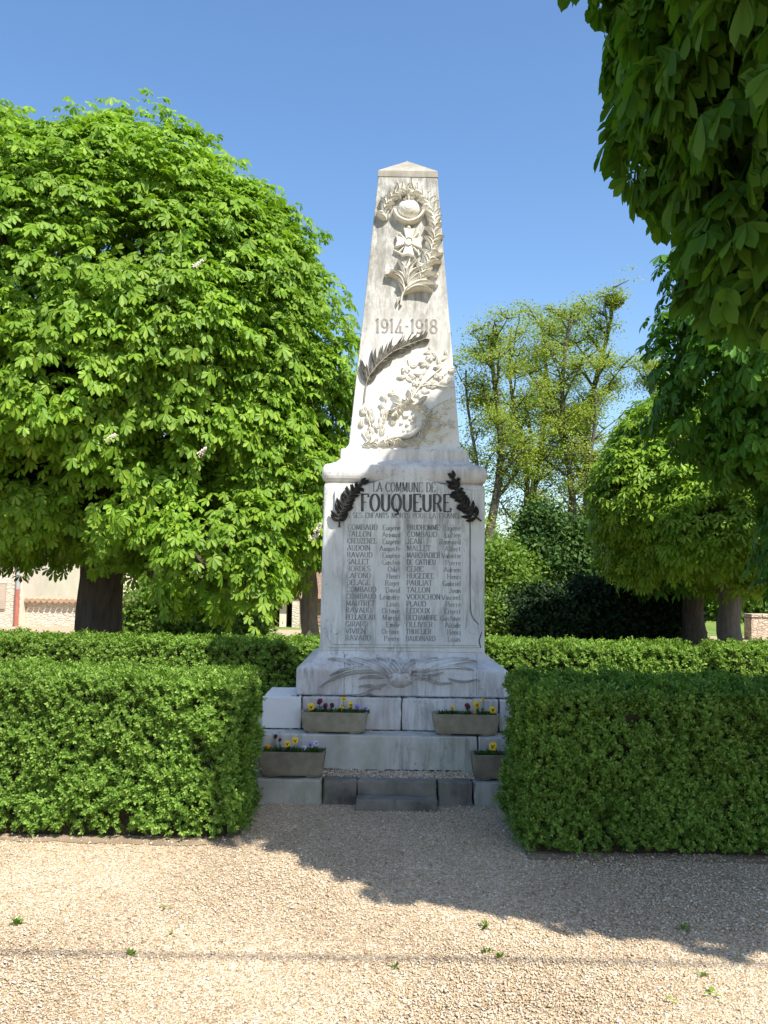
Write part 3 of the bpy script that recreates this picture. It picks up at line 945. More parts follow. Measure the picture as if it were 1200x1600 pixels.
# dark bronze oak sprays on the panel
def oak_spray(path, lab):
    bm = bmesh.new()
    r_stem(bm, F_pan, path, [1.6, 1.0], .02, 5)
    r_stem(bm, F_pan, path[1:], [6.5, 3.0], .012, 5, base=.003)
    n = 11
    for i in range(n):
        t = .14 + .86 * i / (n - 1)
        f = t * (len(path) - 1); k = min(int(f), len(path) - 2); u = f - k
        x = path[k][0] + (path[k + 1][0] - path[k][0]) * u; y = path[k][1] + (path[k + 1][1] - path[k][1]) * u
        a = math.atan2(path[k + 1][1] - path[k][1], path[k + 1][0] - path[k][0])
        for sg in (1, -1):
            L = 18.5 * (1.05 - .42 * t) * rr.uniform(.7, 1.2)
            aa = a + sg * R(rr.uniform(36, 62) if i < n - 1 else 12)
            ex, ey = x + L * math.cos(aa), y + L * math.sin(aa)
            r_leaf(bm, F_pan, (x, y), (ex, ey), 3.4, .020 * rr.uniform(.8, 1.5), .1 * sg, base=.003)
            if rr.random() < .5:
                bb = aa + sg * R(30)
                r_leaf(bm, F_pan, (x + (ex - x) * .4, y + (ey - y) * .4), (x + (ex - x) * .4 + 8 * math.cos(bb), y + (ey - y) * .4 + 8 * math.sin(bb)), 2.4, .02, 0, n=4, base=.003)
    tag(from_bm("bronze_spray", bm, M['bronze'], mon), lab)
oak_spray([(530, 824), (531, 806), (537, 790), (547, 773), (565, 756)], "dark bronze oak spray left of the village name")
oak_spray([(752, 814), (738, 803), (724, 788), (715, 770), (708, 748)], "dark bronze oak spray right of the village name")

# relief on the plinth: palms and laurel fanning out
bm = bmesh.new()
for k in range(9):
    t = k / 8
    r_leaf(bm, F_pli, (604 + 4 * k, 1058 + 3 * math.sin(k)), (540 + 12 * k, 1030 - 2 * math.sin(k * 2)), 5.2, .038 * rr.uniform(.7, 1.3), .10)
    r_leaf(bm, F_pli, (624 + 4 * k, 1052 + 2 * math.sin(k)), (648 + 12 * k, 1031 + 3 * math.sin(k * 1.7)), 5.2, .038 * rr.uniform(.7, 1.3), -.08)
for (a, b, w, bd) in (((600, 1052), (500, 1074), 5, .12), ((590, 1046), (515, 1056), 4.5, .1), ((575, 1080), (585, 1088), 3, .1), ((590, 1068), (542, 1086), 4.5, -.15), ((640, 1052), (694, 1050), 4, .1),
                      ((660, 1056), (706, 1068), 4, .1), ((668, 1050), (740, 1048), 4, -.1), ((675, 1044), (738, 1034), 3.6, -.1), ((600, 1060), (560, 1062), 4, .1), ((648, 1062), (690, 1070), 3.6, -.1), ((560, 1046), (512, 1030), 3.4, .12),
                      ((596, 1078), (560, 1074), 4, .12), ((700, 1060), (745, 1062), 3, .1), ((604, 1070), (575, 1082), 4, .1)):
    r_leaf(bm, F_pli, a, b, w * .85, .034, bd)
r_dome(bm, F_pli, 625, 1062, 19, 13, .06, 18, 5)
for k in range(7):
    r_dome(bm, F_pli, 610 + 5 * k, 1058 + 8 * math.sin(k * 1.3), 4.5, 4, .065, 8, 3)
r_leaf(bm, F_pli, (608, 1042), (607, 1028), 4, .05)
from_bm("carved_palms", bm, M['stone'], mon)
# joints of the plinth
for px in (538, 745):
    bm = bmesh.new()
    r_stem(bm, F_pli, [(px, 1022), (px + .4, 1040), (px - .3, 1052), (px - .5, 1088)], .5, .0012, 8, -.002)
    from_bm("plinth_joint", bm, M['mortar'] if px == 538 else M['ink_names'], mon)
# black moss and dirt in the joints of the steps
def moss_line(xa, xb, Y, z, n, hmax, seed):
    rm = random.Random(seed)
    bm = bmesh.new()
    for i in range(n):
        t = rm.random()
        x = xa + (xb - xa) * t
        k = .35 + .65 * max(0, mnoise.noise(Vector((x * 6, seed, 0))) + .35)
        m = bmesh.ops.create_icosphere(bm, subdivisions=1, radius=1)
        hx, hz = rm.uniform(.006, .03), rm.uniform(.3, 1) * hmax * k
        for v in m['verts']:
            v.co = Vector((x + v.co.x * hx, Y + v.co.y * .006, z + v.co.z * hz))
    tag(from_bm("moss", bm, M['moss'], mon), kind='stuff')
moss_line(XA0, MX + 1.0, Y_A - .001, z_B + .001, 130, .011, 3)
moss_line(MX - .95, MX + .95, Y_B - .001, z_kerb + .002, 110, .012, 9)
moss_line(MX - .82, MX + .82, Y_P - .001, z_A + .002, 90, .007, 15)

# ------------------------------------------------------------------ flower troughs
def trough_mesh(w, d, h, mats):
    root_parts = []
    bm = bmesh.new()
    prof = [(.012, w * .435, d * .38), (.022, w * .452, d * .41), (.045, w * .468, d * .435), (h * .6, w * .488, d * .475), (h, w * .5, d * .5), (h, w * .5 - .018, d * .5 - .018), (h - .022, w * .5 - .02, d * .5 - .02)]
    loft(bm, 0, 0, prof, .02, cap_top=False)
    return bm
def trough(px, py, z, Y, w, h, label, mat, d=.19):
    c = at(px, py, Y); c.z = z
    t = empty("flower_trough", c, label, "flower trough", "stone flower troughs on the memorial steps")
    bm = trough_mesh(w, d, h, mat)
    bmesh.ops.translate(bm, verts=bm.verts[:], vec=c)
    from_bm("trough_body", bm, mat, t)
    for s in (-1, 1):
        bm = bmesh.new()
        add_box(bm, c.x + s * w * .30 - .035, c.x + s * w * .30 + .035, c.y - d * .34, c.y + d * .34, c.z + .001, c.z + .016, .003)
        from_bm("foot", bm, mat, t)
    bm = bmesh.new()
    bmesh.ops.create_grid(bm, x_segments=14, y_segments=6, size=.5)
    for v in bm.verts:
        v.co = Vector((c.x + v.co.x * (w - .044), c.y + v.co.y * (d - .044), c.z + h - .02 + .008 * mnoise.noise(Vector((v.co.x * 9, v.co.y * 9, px)))))
    from_bm("soil", bm, M['soil'], t)
    return c, h
wT = 103 * 6.58 / 1400
hT_ = .152
tr = []
tr.append(trough(522.5, 1144, z_B + .001, 6.645, wT, hT_, "tan stone trough of red, yellow and violet pansies, left one on the upper ledge", M['concrete']))
tr.append(trough(727, 1148, z_B + .001, 6.645, wT, hT_, "tan stone trough of yellow pansies on the upper ledge beside the right hedge", M['concrete']))
tr.append(trough(456, 1210, z_kerb + .003, 6.31, 103 * 6.25 / 1400, .172, "mossy stone trough on the lower ledge beside the left hedge", M['concrete_dark']))
tr.append(trough(788, 1216, z_kerb + .003, 6.31, 103 * 6.25 / 1400, .172, "dark stone trough on the lower ledge half hidden by the right hedge", M['concrete_dark']))

def petal_mat(name, c, c2): return simple(name, c, c2, 60, .6, 0)
PM = {'yellow': petal_mat("petal_yellow", (.75, .46, .015), (.80, .56, .03)), 'wine': petal_mat("petal_wine", (.10, .008, .015), (.16, .015, .03)),
      'violet': petal_mat("petal_violet", (.22, .17, .50), (.32, .26, .60)), 'lilac': petal_mat("petal_lilac", (.50, .46, .68), (.60, .56, .75)),
      'orange': petal_mat("petal_orange", (.78, .30, .01), (.82, .38, .02)), 'dark': petal_mat("petal_dark", (.035, .008, .02), (.06, .015, .03)), 'eye': petal_mat("petal_eye", (.03, .006, .012), (.06, .012, .02))}
M['pansy_leaf'] = leaf_mat("leaf_pansy", (.035, .09, .02), (.06, .13, .025), None, .2)
protos = {}
def pansy(px, py, ti, colour, label, s=1.0, grp="pansies in the stone troughs"):
    tc, th = tr[ti]
    Yp = tc.y - .03 + .05 * rr.random()
    top = at(px, py, Yp)
    base = Vector((top.x + rr.uniform(-.008, .008), Yp + .015, tc.z + th - .018))
    kk = colour
    hgt = max(top.z - base.z, .015)
    root = empty("pansy", base, label, "pansy", grp)
    bm = bmesh.new()
    tube(bm, [base, base.lerp(top, .6) + Vector((0, -.006, 0)), top + Vector((0, .006, 0))], .0022, 6)
    from_bm("stem", bm, M['green_stem'], root)
    # leaves round the stem
    n = 17
    bm = bmesh.new()
    for i in range(n):
        a = rr.uniform(0, 6.28); el = rr.uniform(.1, 1.1)
        d = Vector((math.cos(a) * math.cos(el), math.sin(a) * math.cos(el) * .7 - .2, math.sin(el)))
        p = base + Vector((0, 0, rr.uniform(0, hgt * .5)))
        L = rr.uniform(.022, .040)
        sd = d.cross(Vector((0, 0, 1))).normalized() * L * .28
        q = [p, p + d * L * .5 + sd, p + d * L - Vector((0, 0, .006)), p + d * L * .5 - sd]
        bm.faces.new([bm.verts.new(v) for v in q])
    from_bm("leaf_tuft", bm, M['pansy_leaf'], root)
    # bloom
    ax = Vector((rr.uniform(-.5, .5), -1, rr.uniform(.0, .55))).normalized()
    u = ax.cross(Vector((0, 0, 1))).normalized(); v = u.cross(ax).normalized()
    if v.z < 0: v = -v
    bm = bmesh.new()
    r0 = .0215 * s
    for i, (a, L, wd, dep) in enumerate(((60, 1.05, .62, .004), (120, 1.05, .62, .005), (10, .95, .58, .001), (170, .95, .58, .002), (270, 1.0, .80, -.002))):
        a = R(a + rr.uniform(-8, 8))
        d = u * math.cos(a) + v * math.sin(a); sdir = ax.cross(d)
        ring = []
        for j in range(10):
            b = 6.28318 * j / 10
            rad = 1 + .06 * math.sin(3 * b + i)
            ring.append(top - ax * dep + d * (r0 * L * (.5 + .52 * math.cos(b) * rad)) + sdir * (r0 * wd * math.sin(b) * rad) - ax * (.004 * (math.cos(b) + .3)) )
        c0 = bm.verts.new(top - ax * (dep - .003) + d * r0 * .5)
        vs = [bm.verts.new(p) for p in ring]
        for j in range(10): bm.faces.new((c0, vs[j], vs[(j + 1) % 10]))
    bl = from_bm("bloom", bm, PM[kk], root)
    bm = bmesh.new()
    for a in (20, 160, 250, 290, 270):
        d = u * math.cos(R(a)) + v * math.sin(R(a)); sdir = ax.cross(d)
        q = [top + ax * .006, top + ax * .006 + d * r0 * .35 + sdir * r0 * .16, top + ax * .006 + d * r0 * .55, top + ax * .006 + d * r0 * .35 - sdir * r0 * .16]
        bm.faces.new([bm.verts.new(p) for p in q])
    from_bm("bloom_eye", bm, PM['eye'] if kk not in ('wine', 'dark') else PM['dark'], bl)

UL, UR, LL, LR = "upper left stone trough", "upper right stone trough", "lower left stone trough", "lower right stone trough"
pansy(486, 1104, 0, 'yellow', f"large yellow pansy at the left end of the {UL}", 1.25)
pansy(499, 1096, 0, 'wine', f"wine red pansy standing tallest beside the yellow one in the {UL}", 1.1)
pansy(508, 1103, 0, 'wine', f"low wine red pansy left of the centre of the {UL}", .9)
pansy(519, 1102, 0, 'dark', f"small dark maroon pansy at the centre of the {UL}", .8)
pansy(537, 1092, 0, 'yellow', f"tall yellow pansy with dark eye rising from the {UL}", .9)
pansy(533, 1107, 0, 'yellow', f"low yellow pansy under the tall one in the {UL}", 1.0)
pansy(548, 1101, 0, 'yellow', f"yellow pansy next to the violet one in the {UL}", 1.0)
pansy(558, 1104, 0, 'violet', f"pale violet pansy at the right of the {UL}", .9)
pansy(571, 1107, 0, 'violet', f"small violet pansy at the far right end of the {UL}", .7)
pansy(707, 1106, 1, 'yellow', f"small yellow pansy with dark face at the left of the {UR}", .8)
pansy(731, 1103, 1, 'wine', f"dark red pansy in the middle of the {UR}", 1.1)
pansy(745, 1101, 1, 'yellow', f"large yellow pansy next to the dark red one in the {UR}", 1.35)
pansy(742, 1115, 1, 'orange', f"low orange pansy hanging over the rim of the {UR}", .75)
pansy(770, 1109, 1, 'yellow', f"yellow pansy at the right end of the {UR}", 1.3)
pansy(755, 1093, 1, 'yellow', f"small yellow pansy standing highest in the {UR}", .7)
pansy(417, 1167, 2, 'orange', f"orange pansy beside the hedge in the {LL}", 1.0)
pansy(430, 1151, 2, 'dark', f"dark purple pansy standing tallest in the {LL}", .7)
pansy(437, 1156, 2, 'wine', f"small wine red pansy near the tallest one in the {LL}", .6)
pansy(449, 1162, 2, 'yellow', f"yellow pansy left of the middle of the {LL}", 1.1)
pansy(461, 1157, 2, 'yellow', f"yellow pansy with dark streaks at the middle of the {LL}", 1.1)
pansy(475, 1169, 2, 'lilac', f"whitish lilac pansy low in the {LL}", .9)
pansy(485, 1163, 2, 'violet', f"dark violet pansy at the right of the {LL}", .7)
pansy(494, 1161, 2, 'lilac', f"lilac pansy near the right end of the {LL}", .9)
pansy(770, 1166, 3, 'yellow', f"yellow pansy with black streaks in the {LR}", 1.4)

# leaf fringe along the troughs: low green plants
def tuft(px, py, ti, n, label):
    tc, th = tr[ti]
    base = at(px, py, tc.y); base.z = tc.z + th - .018
    bm = bmesh.new()
    for i in range(n * 3):
        a = rr.uniform(0, 6.28); el = rr.uniform(.2, 1.3)
        d = Vector((math.cos(a) * math.cos(el), math.sin(a) * math.cos(el), math.sin(el)))
        p = base + Vector((rr.uniform(-.065, .065), rr.uniform(-.05, .03), 0))
        L = rr.uniform(.025, .055)
        sd = d.cross(Vector((.1, .3, 1))).normalized() * L * .16
        bm.faces.new([bm.verts.new(v) for v in (p, p + d * L * .5 + sd, p + d * L, p + d * L * .5 - sd)])
    tag(from_bm("green_plant", bm, M['pansy_leaf'], None, base), label, "plant", "low green plants in the troughs")
tuft(700, 1112, 1, 40, f"low green leafy plant without flowers at the left end of the {UR}")
tuft(757, 1112, 1, 26, f"low green leafy plant between the yellow pansies of the {UR}")
tuft(757, 1180, 3, 40, f"low green leafy plant at the left corner of the {LR}")
tuft(493, 1170, 2, 26, f"low green leafy plant at the right corner of the {LL}")
tuft(500, 1108, 0, 24, f"low green leafy plant under the wine red pansies of the {UL}")
tuft(532, 1108, 0, 22, f"low green leafy plant under the tall yellow pansy of the {UL}")
tuft(722, 1112, 1, 24, f"low green leafy plant left of the dark red pansy in the {UR}")
tuft(430, 1170, 2, 24, f"low green leafy plant under the dark purple pansy of the {LL}")
tuft(466, 1171, 2, 24, f"low green leafy plant between the yellow and lilac pansies of the {LL}")
tuft(775, 1181, 3, 26, f"low green leafy plant under the yellow pansy of the {LR}")
tuft(561, 1108, 0, 24, f"low green leafy plant under the violet pansies of the {UL}")

# ------------------------------------------------------------------ leaves in numpy
def leafset(P, D, Nn, L, wd, fold=.25, droop=.0):
    """simple 4-vertex folded leaves: base P, direction D, normal Nn, length L, half width ratio wd"""
    D = norm(D); Sd = norm(np.cross(D, Nn)); Up = np.cross(Sd, D)
    L = L[:, None]
    a = P
    b = P + D * L * .5 + Sd * L * wd + Up * L * wd * fold
    c = P + D * L - np.array([0, 0, 1.]) * L * droop
    d = P + D * L * .5 - Sd * L * wd + Up * L * wd * fold
    return np.stack([a, b, c, d], 1)

def quads_obj(name, V, mat, parent, loc=None):
    N = V.shape[0]
    return from_np(name, V.reshape(-1, 3), np.arange(N * 4), np.full(N, 4), mat, parent, loc)

ST_FINE = [(.15, .04), (.36, .115), (.56, .185), (.74, .225), (.87, .17), (.94, .06)]
ST_MID = [(.42, .14), (.78, .22)]
def palmate(C, Nn, E1, size, rng, K=6, st=ST_MID, droop=.35, fold=.30, tipdrop=.25):
    """palmate leaves: centres C, blade normals Nn, main directions E1"""
    Mx = len(C)
    Nn = norm(Nn)
    E1 = norm(E1 - Nn * np.sum(E1 * Nn, -1, keepdims=True))
    E2 = np.cross(Nn, E1)
    ang = np.linspace(-1.95, 1.95, K)[None] + rng.uniform(-.12, .12, (Mx, K))
    ln = size[:, None] * (.62 + .38 * np.cos(ang * .75)) * rng.uniform(.88, 1.08, (Mx, K))
    d = np.cos(ang)[..., None] * E1[:, None] + np.sin(ang)[..., None] * E2[:, None]
    dr = droop * rng.uniform(.5, 1.5, (Mx, 1)) + rng.uniform(-.1, .1, (Mx, K))
    d = norm(d * np.cos(dr)[..., None] - Nn[:, None] * np.sin(dr)[..., None])
    s = norm(np.cross(d, np.broadcast_to(Nn[:, None], d.shape)))
    up = np.cross(s, d)
    down = np.array([0, 0, -1.0])
    c = C[:, None]
    ln3 = ln[..., None]
    cols = [c + d * ln3 * .03]
    for a, w in st:
        mid = c + d * ln3 * a + down * ln3 * tipdrop * a * a
        cols += [mid + s * ln3 * w + up * ln3 * w * fold, mid, mid - s * ln3 * w + up * ln3 * w * fold]
    cols.append(c + d * ln3 + down * ln3 * tipdrop)
    V = np.stack(cols, 2)                       # M,K,nv,3
    nv = V.shape[2]; ns = len(st)
    f = [[0, 1, 2], [0, 2, 3]]
    for i in range(ns - 1):
        b = 1 + 3 * i
        f += [[b, b + 3, b + 4, b + 1], [b + 1, b + 4, b + 5, b + 2]]
    b = 1 + 3 * (ns - 1)
    f += [[b, nv - 1, b + 1], [b + 1, nv - 1, b + 2]]
    flat = np.array([i for q in f for i in q]); tot = np.array([len(q) for q in f])
    n = Mx * K
    loops = (flat[None] + (np.arange(n) * nv)[:, None]).reshape(-1)
    return V.reshape(-1, 3), loops, np.tile(tot, n)

def on_lobes(lobes, n, rng, rmin=.93, rmax=1.05, lump=.07, zmin=None, keepout=.90):
    """random points near the surface of a union of ellipsoids -> (points, outward normals)"""
    out_p, out_n = [], []
    area = np.array([(l[1][0] * l[1][1] + l[1][0] * l[1][2] + l[1][1] * l[1][2]) for l in lobes]); area = area / area.sum()
    got = 0
    ph = rng.uniform(0, 6, 6)
    while got < n:
        k = rng.choice(len(lobes), p=area, size=n)
        d = norm(rng.normal(size=(n, 3)))
        cen = np.array([lobes[i][0] for i in k]); rad = np.array([lobes[i][1] for i in k])
        lmp = 1 + lump * (np.sin(d[:, 0] * 7 + ph[0]) * np.sin(d[:, 1] * 6 + ph[1]) + np.sin(d[:, 2] * 9 + ph[2]) * np.sin(d[:, 0] * 11 + ph[3]))
        r = rng.uniform(rmin, rmax, n) * lmp
        p = cen + d * rad * r[:, None]
        ok = np.ones(n, bool)
        for i, l in enumerate(lobes):
            q = (p - np.array(l[0])) / np.array(l[1])
            inside = np.sum(q * q, 1) < (keepout * rmin) ** 2
            ok &= ~(inside & (k != i))
        if zmin is not None: ok &= p[:, 2] > zmin
        nn = norm(d / rad)
        out_p.append(p[ok]); out_n.append(nn[ok]); got += ok.sum()
    return np.concatenate(out_p)[:n], np.concatenate(out_n)[:n]

def whorls(P, Nn, rng, per, spread, petiole):
    """leaves standing round each shoot tip"""
    n = len(P)
    up = np.array([0, 0, 1.0])
    ax = norm(Nn * .75 + up * .55 + rng.normal(size=(n, 3)) * .2)
    t = norm(np.cross(ax, np.array([.3, .9, .2])))
    b = np.cross(ax, t)
    a = np.linspace(0, 6.283, per, endpoint=False)[None] + rng.uniform(0, 6.28, (n, 1)) + rng.uniform(-.3, .3, (n, per))
    side = np.cos(a)[..., None] * t[:, None] + np.sin(a)[..., None] * b[:, None]
    sp = rng.uniform(*spread, (n, per))[..., None]
    d = norm(side * np.sin(sp) + ax[:, None] * np.cos(sp))
    pl = rng.uniform(*petiole, (n, per))[..., None]
    C = P[:, None] + d * pl - up * (pl * .15)
    nrm_ = norm(up * .55 + ax[:, None] * .45 + Nn[:, None] * .35 + rng.normal(size=(n, per, 3)) * .34)
    e1 = norm(side * 1.0 + Nn[:, None] * .35 - up * .35)
    return C.reshape(-1, 3), nrm_.reshape(-1, 3), e1.reshape(-1, 3)

def blossom(tree, p, d, size=.17):
    bm = bmesh.new()
    d = Vector(d).normalized(); u = d.cross(Vector((.2, .3, .9))).normalized(); v = d.cross(u)
    for i in range(46):
        t = rr.random(); r = size * .24 * (1 - .75 * t)
        a = rr.uniform(0, 6.28)
        c = Vector(p) + d * (t * size) + (u * math.cos(a) + v * math.sin(a)) * r
        m = bmesh.ops.create_icosphere(bm, subdivisions=1, radius=size * rr.uniform(.05, .08))
        for q in m['verts']: q.co = q.co * rr.uniform(.7, 1.3) + c
    from_bm("blossom", bm, M['flower_white'], tree)

def chestnut(name, base, lobes, rng, label, mat, n_out, n_in, size, trunk_r, trunk_top, st=ST_MID, K=6, bark='bark', group=None, per=6, lump=.07, zmin=None, spread=(.9, 1.5), petiole=(.08, .22), droop=.35, cull=None, holes=False, core=0):
    root = empty(name, base, label, "tree", group)
    base = Vector(base)
    bm = bmesh.new()
    tt = Vector(trunk_top)
    n = 9
    pts = [base.lerp(tt, i / n) + Vector((math.sin(i * 1.3) * .02, math.cos(i * 1.7) * .02, 0)) - Vector((0, 0, .03 if i == 0 else 0)) for i in range(n + 1)]
    tube(bm, pts, [trunk_r * (1.35 if i == 0 else (1.12 if i == 1 else 1.0 - .25 * i / n)) for i in range(n + 1)], 14, wob=.06)
    for l in lobes:
        for q in range(5):
            d = norm(rng.normal(size=3)[None])[0]
            e_ = Vector(np.array(l[0]) + d * np.array(l[1]) * .85)
            m_ = tt.lerp(e_, .5) + Vector((0, 0, .15 * (e_ - tt).length))
            path = [tt.lerp(base, .12)] + [((1 - t) ** 2) * tt + 2 * t * (1 - t) * m_ + t * t * e_ for t in (.15, .4, .7, 1)]
            tube(bm, path, [trunk_r * .5, trunk_r * .4, trunk_r * .26, trunk_r * .14, trunk_r * .05], 7, wob=.05)
    from_bm("trunk", bm, M[bark], root, smooth=True)
    P, Nn = on_lobes(lobes, n_out, rng, lump=lump, zmin=zmin)
    if holes:
        hn = np.zeros(len(P))
        for q in range(8):
            kv = rng.normal(size=3); kv = kv / np.linalg.norm(kv) * rng.uniform(3.5, 8)
            hn += np.sin(P @ kv + rng.uniform(0, 6.28))
        ok = hn + (P[:, 2] - 3.5) * .35 > -1.7
        P, Nn = P[ok], Nn[ok]
        P3, N3 = on_lobes(lobes, n_out // 12, rng, 1.03, 1.085, lump=lump, zmin=3)
        P = np.concatenate([P, P3]); Nn = np.concatenate([Nn, N3])
    P2, N2 = on_lobes(lobes, n_in, rng, .72, .92, lump=lump, zmin=zmin)
    P = np.concatenate([P, P2]); Nn = np.concatenate([Nn, N2])
    if cull is not None:
        ok = cull(P); P, Nn = P[ok], Nn[ok]
    C, Nr, E1 = whorls(P, Nn, rng, per, spread, petiole)
    sz = size * rng.uniform(.75, 1.2, len(C))
    V, lo, to = palmate(C, Nr, E1, sz, rng, K, st, droop)
    if core:
        P4, N4 = on_lobes(lobes, core, rng, .45, .90, lump=lump)
        C, Nr, E1 = whorls(P4, N4, rng, 5, spread, petiole)
        V4, lo4, to4 = palmate(C, Nr, E1, size * 1.35 * rng.uniform(.8, 1.2, len(C)), rng, 5, [(.62, .20)], droop)
        lo = np.concatenate([lo, lo4 + len(V)]); V = np.concatenate([V, V4]); to = np.concatenate([to, to4])
    from_np("crown", V, lo, to, mat, root)
    return root

# big lit chestnut on the left
rng = np.random.default_rng(21)
YL = 13.0
def c3(px, py, Y): return tuple(at(px, py, Y))
lb = at(158, 1000, YL); lb.z = 0
lobes_l = [(c3(140, 572, 13.0), (3.70, 3.3, 3.26)), (c3(405, 770, 12.4), (1.10, 1.3, 1.30)), (c3(-80, 600, 12.4), (2.6, 2.4, 2.7)), (c3(330, 850, 11.4), (1.0, 1.0, .9)), (c3(385, 905, 11.2), (.42, .5, .55))]
for q in range(26):                      # boughs that bulge out of the dome
    d = norm(rng.normal(size=3)[None])[0]
    d[1] = -abs(d[1]) if q % 3 else d[1]
    r = rng.uniform(.75, 1.25)
    cc = np.array(lobes_l[0][0]) + d * np.array(lobes_l[0][1]) * .99 - d * r * .86
    lobes_l.append((tuple(cc), (r, r, r * .85)))
left_tree = chestnut("chestnut_tree", lb, lobes_l, rng, "big rounded chestnut tree in bright sun, left of the memorial, some white flowers", M['leaf_chestnut'], 7400, 3000, .118, .36, at(158, 820, YL), K=6, per=7, lump=.05, droop=.25, holes=True,
                     cull=lambda P: (P[:, 2] > 1.80 + .16 * np.sin(P[:, 0] * 4.1) + .1 * np.sin(P[:, 1] * 5 + P[:, 0] * 9)) | ((P[:, 0] > -2.75) & (P[:, 0] < -1.2) & (P[:, 2] > 1.22 + .15 * np.sin(P[:, 0] * 13))))
for (px, py, Y) in ((166, 690, 9.9), (311, 712, 10.45), (484, 842, 11.05), (494, 832, 11.0), (303, 418, 10.1)):
    p = at(px, py, Y)
    blossom(left_tree, p, (rr.uniform(.2, 1.3), -.3, .6), .14)

# near chestnut whose shaded boughs hang in at the upper right
rng = np.random.default_rng(5)
lobes_n = [((3.65, 3.85, 5.2), (2.5, 2.4, 2.1)), ((2.45, 3.6, 4.3), (1.10, 1.6, 1.20)), ((2.35, 4.8, 4.55), (1.0, 1.0, 1.25)), ((3.7, 3.0, 4.4), (1.7, 1.35, 1.3)), ((3.0, 5.3, 4.6), (1.3, .9, 1.2)), ((2.50, 4.97, 5.95), (.78, .75, .87)), ((1.36, 4.4, 5.08), (.34, .4, .36)), (c3(1180, 385, 4.4), (.28, .35, .28))]
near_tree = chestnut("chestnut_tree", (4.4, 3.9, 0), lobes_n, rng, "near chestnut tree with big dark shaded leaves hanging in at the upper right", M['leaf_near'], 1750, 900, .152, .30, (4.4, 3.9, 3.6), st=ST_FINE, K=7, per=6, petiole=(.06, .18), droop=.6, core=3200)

# further chestnuts on the right
rng = np.random.default_rng(8)
Y2 = 11.6
b2 = at(1330, 1000, Y2); b2.z = 0
lobes_2 = [(c3(1300, 570, Y2), (2.1, 2.2, 1.6)), (c3(1330, 640, Y2), (1.7, 1.9, .95)), (c3(1375, 480, Y2), (2.4, 2.4, 2.2)), (c3(1310, 820, Y2), (.85, 1.0, 1.4))]
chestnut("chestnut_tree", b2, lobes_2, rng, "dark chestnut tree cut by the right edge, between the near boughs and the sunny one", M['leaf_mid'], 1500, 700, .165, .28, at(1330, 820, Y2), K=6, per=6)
rng = np.random.default_rng(9)
Y3 = 18.0
b3 = at(1139, 1004, Y3); b3.z = 0
lobes_3 = [(c3(1140, 785, Y3), (2.45, 2.4, 1.9)), (c3(1100, 710, Y3), (1.75, 1.9, 1.45)), (c3(1235, 745, Y3), (2.2, 2.2, 1.9)), (c3(1030, 825, Y3), (1.2, 1.4, 1.15)), (c3(1110, 830, 16.4), (1.0, .9, .9)), (c3(1170, 850, 16.2), (.9, .9, .75)), (c3(1000, 765, 17.2), (.85, .9, .9)), (c3(1040, 690, 17.4), (.9, .9, .7))]
chestnut("chestnut_tree", b3, lobes_3, rng, "rounded sunlit chestnut tree with a bare grey trunk behind the right hedges", M['leaf_far'], 3400, 1200, .150, .25, at(1139, 900, Y3), K=5, per=6, bark='bark_grey', st=[(.66, .20)], droop=.15, cull=lambda P: P[:, 2] > 1.68 + .25 * np.sin(P[:, 0] * 3.3 + 1) + .12 * np.sin(P[:, 0] * 8))
rng = np.random.default_rng(10)
Y4 = 21.5
b4 = at(1083, 1000, Y4); b4.z = 0
lobes_4 = [(c3(1095, 830, Y4), (2.1, 2.2, 1.8)), (c3(1120, 790, Y4), (2.1, 2.2, 1.9))]
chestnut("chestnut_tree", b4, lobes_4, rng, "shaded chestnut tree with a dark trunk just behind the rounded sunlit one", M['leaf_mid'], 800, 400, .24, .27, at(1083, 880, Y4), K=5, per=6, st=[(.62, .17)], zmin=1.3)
# chestnut behind the memorial at the left: grey trunk
rng = np.random.default_rng(12)
Y5 = 19.0
b5 = at(484, 1000, Y5); b5.z = 0
lobes_5 = [(c3(470, 800, Y5), (1.7, 1.8, 1.8)), (c3(410, 820, Y5), (1.5, 1.6, 1.3))]
chestnut("chestnut_tree", b5, lobes_5, rng, "chestnut tree with a grey trunk in the gap left of the memorial's pedestal", M['leaf_mid'], 450, 250, .24, .20, at(484, 880, Y5), K=5, per=6, bark='bark_grey', st=[(.62, .17)], zmin=1.9)

